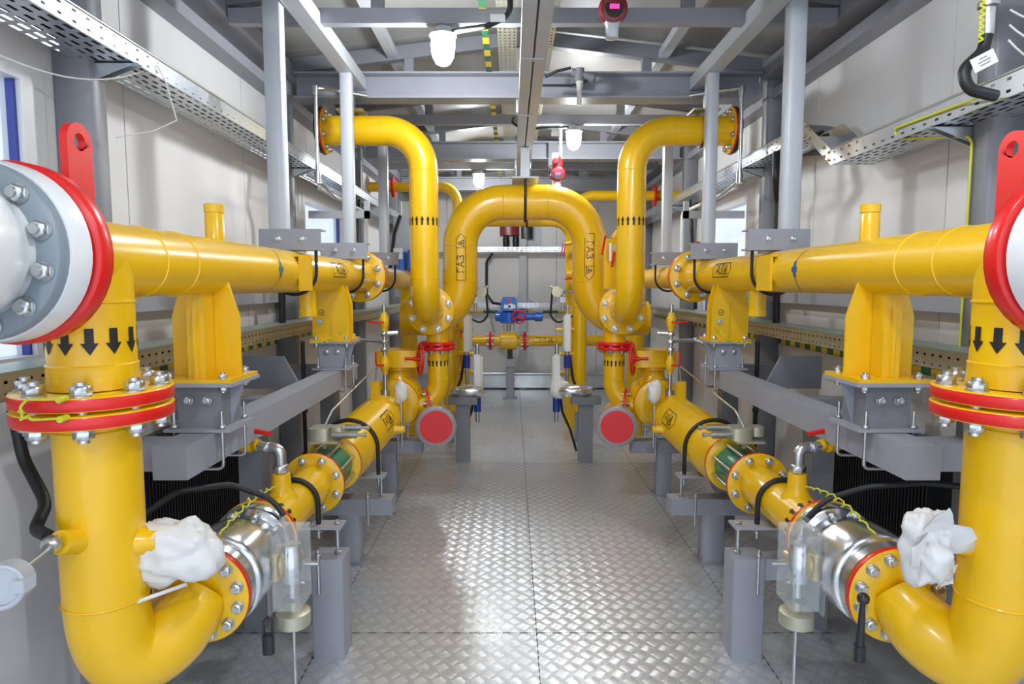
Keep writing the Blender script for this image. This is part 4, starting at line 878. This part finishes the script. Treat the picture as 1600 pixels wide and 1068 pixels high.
def seg_text(parent, x, y, z, w, h):
    P = MB(); cw = w / 4
    for k in range(4):
        x0 = x - w / 2 + cw * k + cw * .15; x1 = x0 + cw * .7; tk = h * .14
        for a in ((x0, z - h / 2, x1, z - h / 2 + tk), (x0, z + h / 2 - tk, x1, z + h / 2), (x0, z - h / 2, x0 + tk, z + h / 2), (x1 - tk, z - h / 2, x1, z + h / 2)): P.box(a[0], y - .001, a[1], a[2], y, a[3])
    part('led_digits', P, DISP, parent)
def detector(x, y, zc, lab):
    t = thing('gas_detector', lab, 'detector', (x, y, zc), 'gas detectors')
    part('bracket', MB().box(x - .05, y - .02, zc + .03, x + .05, y - .0, max(zc + .12, min(SEC + .02, zc + .2))).box(x - .04, y, zc + .05, x + .04, y + .12, zc + .06), GRL, t)
    h = part('detector_head', MB().lathe((x, y - .02, zc), (0, -1, -.25), [(0, .075), (.06, .08), (.07, .072), (.10, .07), (.105, .058)], 32), MAR, t)
    part('top_cap', MB().lathe((x, y - .06, zc + .05), (0, -.1, 1), [(0, .05), (.05, .055), (.09, .045)], 24), MAR, t)
    c = V((x, y - .02, zc)) + V((0, -1, -.25)).normalized() * .107
    part('display_window', MB().cyl(c - V((0, -.001, 0)), c + V((0, -1, -.25)).normalized() * .001, .05, n=24), BLP, h)
    if zc < SEC - .2: part('drop_tube', MB().box(x - .014, 6.15, zc + .08, x + .014, y - .0, zc + .1).cyl((x, 6.16, zc + .09), (x, 6.16, SEC), .014, n=10), GRL, t)
    seg_text(h, c.x, c.y - .004, c.z + .005, .052, .022)
    part('sensor_neck', MB().cyl((x, y - .05, zc - .06), (x, y - .05, zc - .11), .05, .035, n=24).lathe((x, y - .05, zc - .11), (0, 0, -1), [(0, .036), (.05, .034), (.052, .026)], 24), GRL, t)
detector(.43, 3.70, SEC + .01, 'maroon gas detector with glowing red digits nearest the camera')
detector(.335, 6.6, SEC - .37, 'small maroon gas detector with red display hanging lower, farther back above the arch')
def aerial(x, y, z, L, lab, sc=1):
    t = thing('antenna_sensor', lab, 'sensor', (x, y, z))
    part('sensor_tube', MB().lathe((x, y, z - L), (0, 0, 1), [(0, .012 * sc), (.004, .018 * sc), (L - .03, .02 * sc), (L, .028 * sc)], 18), WHC, t)
    part('tee_box', MB().cyl((x, y, z), (x, y, z + .09 * sc), .034 * sc, n=18).cyl((x - .06 * sc, y, z + .07 * sc), (x + .08 * sc, y, z + .03 * sc), .026 * sc, n=14).cyl((x + .08 * sc, y, z + .03 * sc), (x + .1 * sc, y, z + .02 * sc), .032 * sc, n=14), GRD, t)
    part('mount_arm', MB().box(-.0 + x, y + .02, z + .05, x + .02, y + .2, z + .07).box(x - .05, y + .18, z + .02, x + .05, y + .2, TIE + .17), GRD, t)
aerial(.36, 4.7, CZ + 1.45, .16, 'white tube sensor hanging from a grey tee on the truss right of the centre channel')
aerial(.33, 7.0, CZ + 1.2, .18, 'smaller white tube sensor hanging farther back above the arch')
solo('black_cable', MB().tube(fillet([(.12, 4.75, CZ + 1.5), (.2, 4.72, CZ + 1.53), (.3, 4.7, CZ + 1.545)], .04, 5), .011, 8).tube(fillet([(.1, 4.75, CZ + 1.44), (.3, 4.72, CZ + 1.43), (.45, 4.7, CZ + 1.46), (.4, 4.7, CZ + 1.485)], .04, 5), .009, 8), BLK, 'pair of black leads to the nearer white tube sensor', 'cable')
solo('black_cable', MB().tube(fillet([(-.13, 3.4, CZ + 1.62), (-.13, 3.5, CZ + 1.42), (-.26, 3.6, CZ + 1.40), (-.40, 3.75, CZ + 1.44), (-.46, 3.83, CZ + 1.46)], .07, 8), .016, 10), BLK, 'thick black cable bending from the centre tray to the brightest lamp', 'cable')
solo('cable_gland', MB().lathe((-.13, 3.4, CZ + 1.6), (0, 0, 1), [(0, .025), (.02, .03), (.1, .03)], 16), BLP, 'black cable gland at the top of the thick lamp cable', 'gland')
solo('black_cable', MB().tube(fillet([(-.1, 6.2, CZ + 1.6), (-.12, 5.9, CZ + 1.45), (.0, 5.95, CZ + 1.42), (.4, 6.1, CZ + 1.47)], .07, 8), .012, 8), BLK, 'black cable bending from the centre tray to the second lamp', 'cable')
solo('cable_tag', MB().box(-.235, 3.5, CZ + 1.385, -.155, 3.502, CZ + 1.425), PAP, 'white tag hanging on the thick black lamp cable', 'tag')
solo('cable_tag', MB().box(.24, 6.0, CZ + 1.37, .31, 6.002, CZ + 1.44), PAP, 'white tag on the cable of the second lamp', 'tag')
# ---------- right upper corner fittings
t = thing('cable_gland', 'steel cable gland with a black hose and white tag at the upper right tray', 'gland', (1.6, 2.2, 2.6))
gx, gy, gz = 1.56, 2.35, CZ + .93
part('film_cover', blob((gx + .07, gy, gz + .16), (.13, .1, .07), 31, 20, 12, .3), BAG, t)
part('gland_body', MB().lathe((gx, gy, gz + .10), (0, 0, -1), [(0, .026), (.03, .026), (.032, .034), (.05, .034), (.055, .022), (.14, .022), (.15, .017)], 20), ZN, t)
part('black_hose', MB().tube(fillet([(gx, gy, gz - .04), (gx - .01, gy, gz - .1), (gx - .09, gy - .02, gz - .17), (gx - .08, gy - .03, gz - .24), (gx + .03, gy - .02, gz - .26)], .05, 8), .02, 12), BLK, t)
part('white_tag', MB().prism([(-.045, -.025), (.045, -.025), (.045, .025), (-.045, .025)], (gx - .04, gy - .05, gz - .15), (.87, 0, .45), (-.45, 0, .87), .001), PAP, t)
tp = MB()
for k, wl in ((-1, .04), (0, .05), (1, .03)):
    o = V((gx - .04, gy - .0515, gz - .15)) + V((-.45, 0, .87)) * (k * .011)
    tp.prism([(-wl / 2, -.002), (wl / 2, -.002), (wl / 2, .002), (-wl / 2, .002)], o, (.87, 0, .45), (-.45, 0, .87), .0004)
part('tag_lines', tp, GRD, t)
part('coiled_wire', MB().tube([(gx - .035 + .008 * math.cos(i * 1.2), gy - .02, gz + .08 - i * .004) for i in range(40)], .004, 6), YGW, t)
solo('earthing_wire', MB().tube(fillet([(1.57, 2.33, CZ + .68), (1.635, 2.6, CZ + .71), (1.635, 3.0, CZ + .72), (1.64, 3.05, CZ + .68), (1.79, 2.72, CZ + .62), (1.79, 2.72, 1.4)], .04, 6), .005, 8), YGW, 'yellow green wire along the near right tray and down the column', 'wire')
for i, (dz, dr) in enumerate(((.02, .10), (-.03, .14), (-.08, .17))):
    solo('white_wire', MB().tube([(1.60 + .32 * k / 12, 2.3, CZ + .93 + dz - dr * math.sin(PI * k / 12) * .6 + .15 * (k / 12) ** 2) for k in range(13)], .0035, 6), WHC, 'thin white wire loop beside the steel gland at the upper right, %s' % ('topmost', 'middle', 'lowest')[i], 'wire')
t = thing('wall_plate', 'dark rounded wall plate behind the step of the right wall tray', 'plate', (1.94, 4.3, 2.8))
part('plate_face', MB().prism([(4.17, .84), (4.66, .92), (4.76, 1.0), (4.74, 1.12), (4.68, 1.15), (4.24, 1.03), (4.14, .97)], (1.925, 0, CZ), (0, 1, 0), (0, 0, 1), .02), GRD, t)
# ---------- left extras
t = thing('thermometer_head', 'round grey sensor head with a steel lead at the lower left edge', 'sensor', (-1.36, 1.45, .95))
part('head', MB().cyl((-1.347, 1.48, 1.0), (-1.357, 1.53, .998), .052, n=28).torus((-1.347, 1.478, 1.0), (.2, -.95, .1), .049, .006, 28).box(-1.315, 1.47, .99, -1.285, 1.51, 1.02), GRL, t)
part('fitting', MB().hexn((-1.318, 1.63, 1.052), (-.1, -.7, -.1), .024, .03).cyl((-1.318, 1.63, 1.05), (-1.315, 1.595, 1.045), .016, n=10), ZN, t)
part('lead', MB().tube([(-1.315, 1.60, 1.045), (-1.325, 1.55, 1.03), (-1.34, 1.5, 1.02)], .005, 8), ZN, t)
solo('black_hose', MB().tube(fillet([(-1.62, 1.9, 1.35), (-1.60, 1.9, 1.2), (-1.5, 1.85, 1.08), (-1.44, 1.72, 1.05), (-1.36, 1.66, 1.055)], .1, 8), .017, 12), BLK, 'ribbed black hose curving to the tap of the near left down pipe', 'hose')
solo('black_hose', MB().tube(fillet([(1.75, 1.9, 1.02), (1.62, 2.1, 1.0), (1.5, 2.2, 1.0)], .1, 8), .012, 10), BLK, 'black hose behind the near right down pipe', 'hose')
solo('white_wire', MB().tube([(-1.9 + .02 * k, 2.25 + .045 * k, 2.52 - .05 * math.sin(k / 5) + .001 * k * k) for k in range(14)] + [(-1.62, 2.86, 2.6), (-1.6, 2.9, 2.45), (-1.65, 2.8, 2.38), (-1.75, 2.7, 2.33)], .003, 6), WHC, 'loose white wire drooping below the left wall tray at the near column', 'wire')

# small valve cluster behind the right riser
t = thing('side_valve', 'small yellow valve block with two red levers between the arch and the right riser', 'valve', (.68, 5.55, 1.9))
part('valve_plate', MB().box(.66, 5.45, 1.70, .80, 5.5, 2.12).cyl((.74, 5.47, 2.12), (.80, 5.47, 2.2), .03, n=12), YEL, t)
part('lever', MB().bar((.66, 5.40, 2.14), (.63, 5.38, 1.98), .018, .008), RED, t)
part('lever', MB().bar((.735, 5.40, 2.0), (.715, 5.38, 1.88), .02, .008), RED, t)
part('paper_tag', MB().box(.69, 5.385, 1.93, .71, 5.387, 2.08), PAP, t)
part('gauge', MB().cyl((.74, 5.40, 2.04), (.74, 5.45, 2.04), .03, n=16), ZN, t)
t = thing('side_valve', 'small yellow stub valve with hanging red levers on the rear column right of the arch', 'valve', (.58, 7.6, 2.0))
part('valve_body', MB().box(.60, 7.55, .0, .68, 7.62, 2.25).cyl((.50, 7.58, 2.22), (.62, 7.58, 2.24), .03, n=12).cyl((.52, 7.58, 1.86), (.66, 7.58, 1.86), .06, n=16), YEL, t)
for x in (.47, .50): part('lever', MB().bar((x + .01, 7.54, 2.22), (x - .02, 7.53, 2.07), .014, .008), RED, t)
part('lever', MB().bar((.50, 7.5, 1.80), (.62, 7.5, 1.83), .03, .02), RED, t)
for o in bpy.data.objects:
    if o.type == 'MESH' and o.data.materials and o.data.materials[0] in (BAG, FOIL):
        a = o.data.attributes.get('sharp_edge')
        if a: o.data.attributes.remove(a)
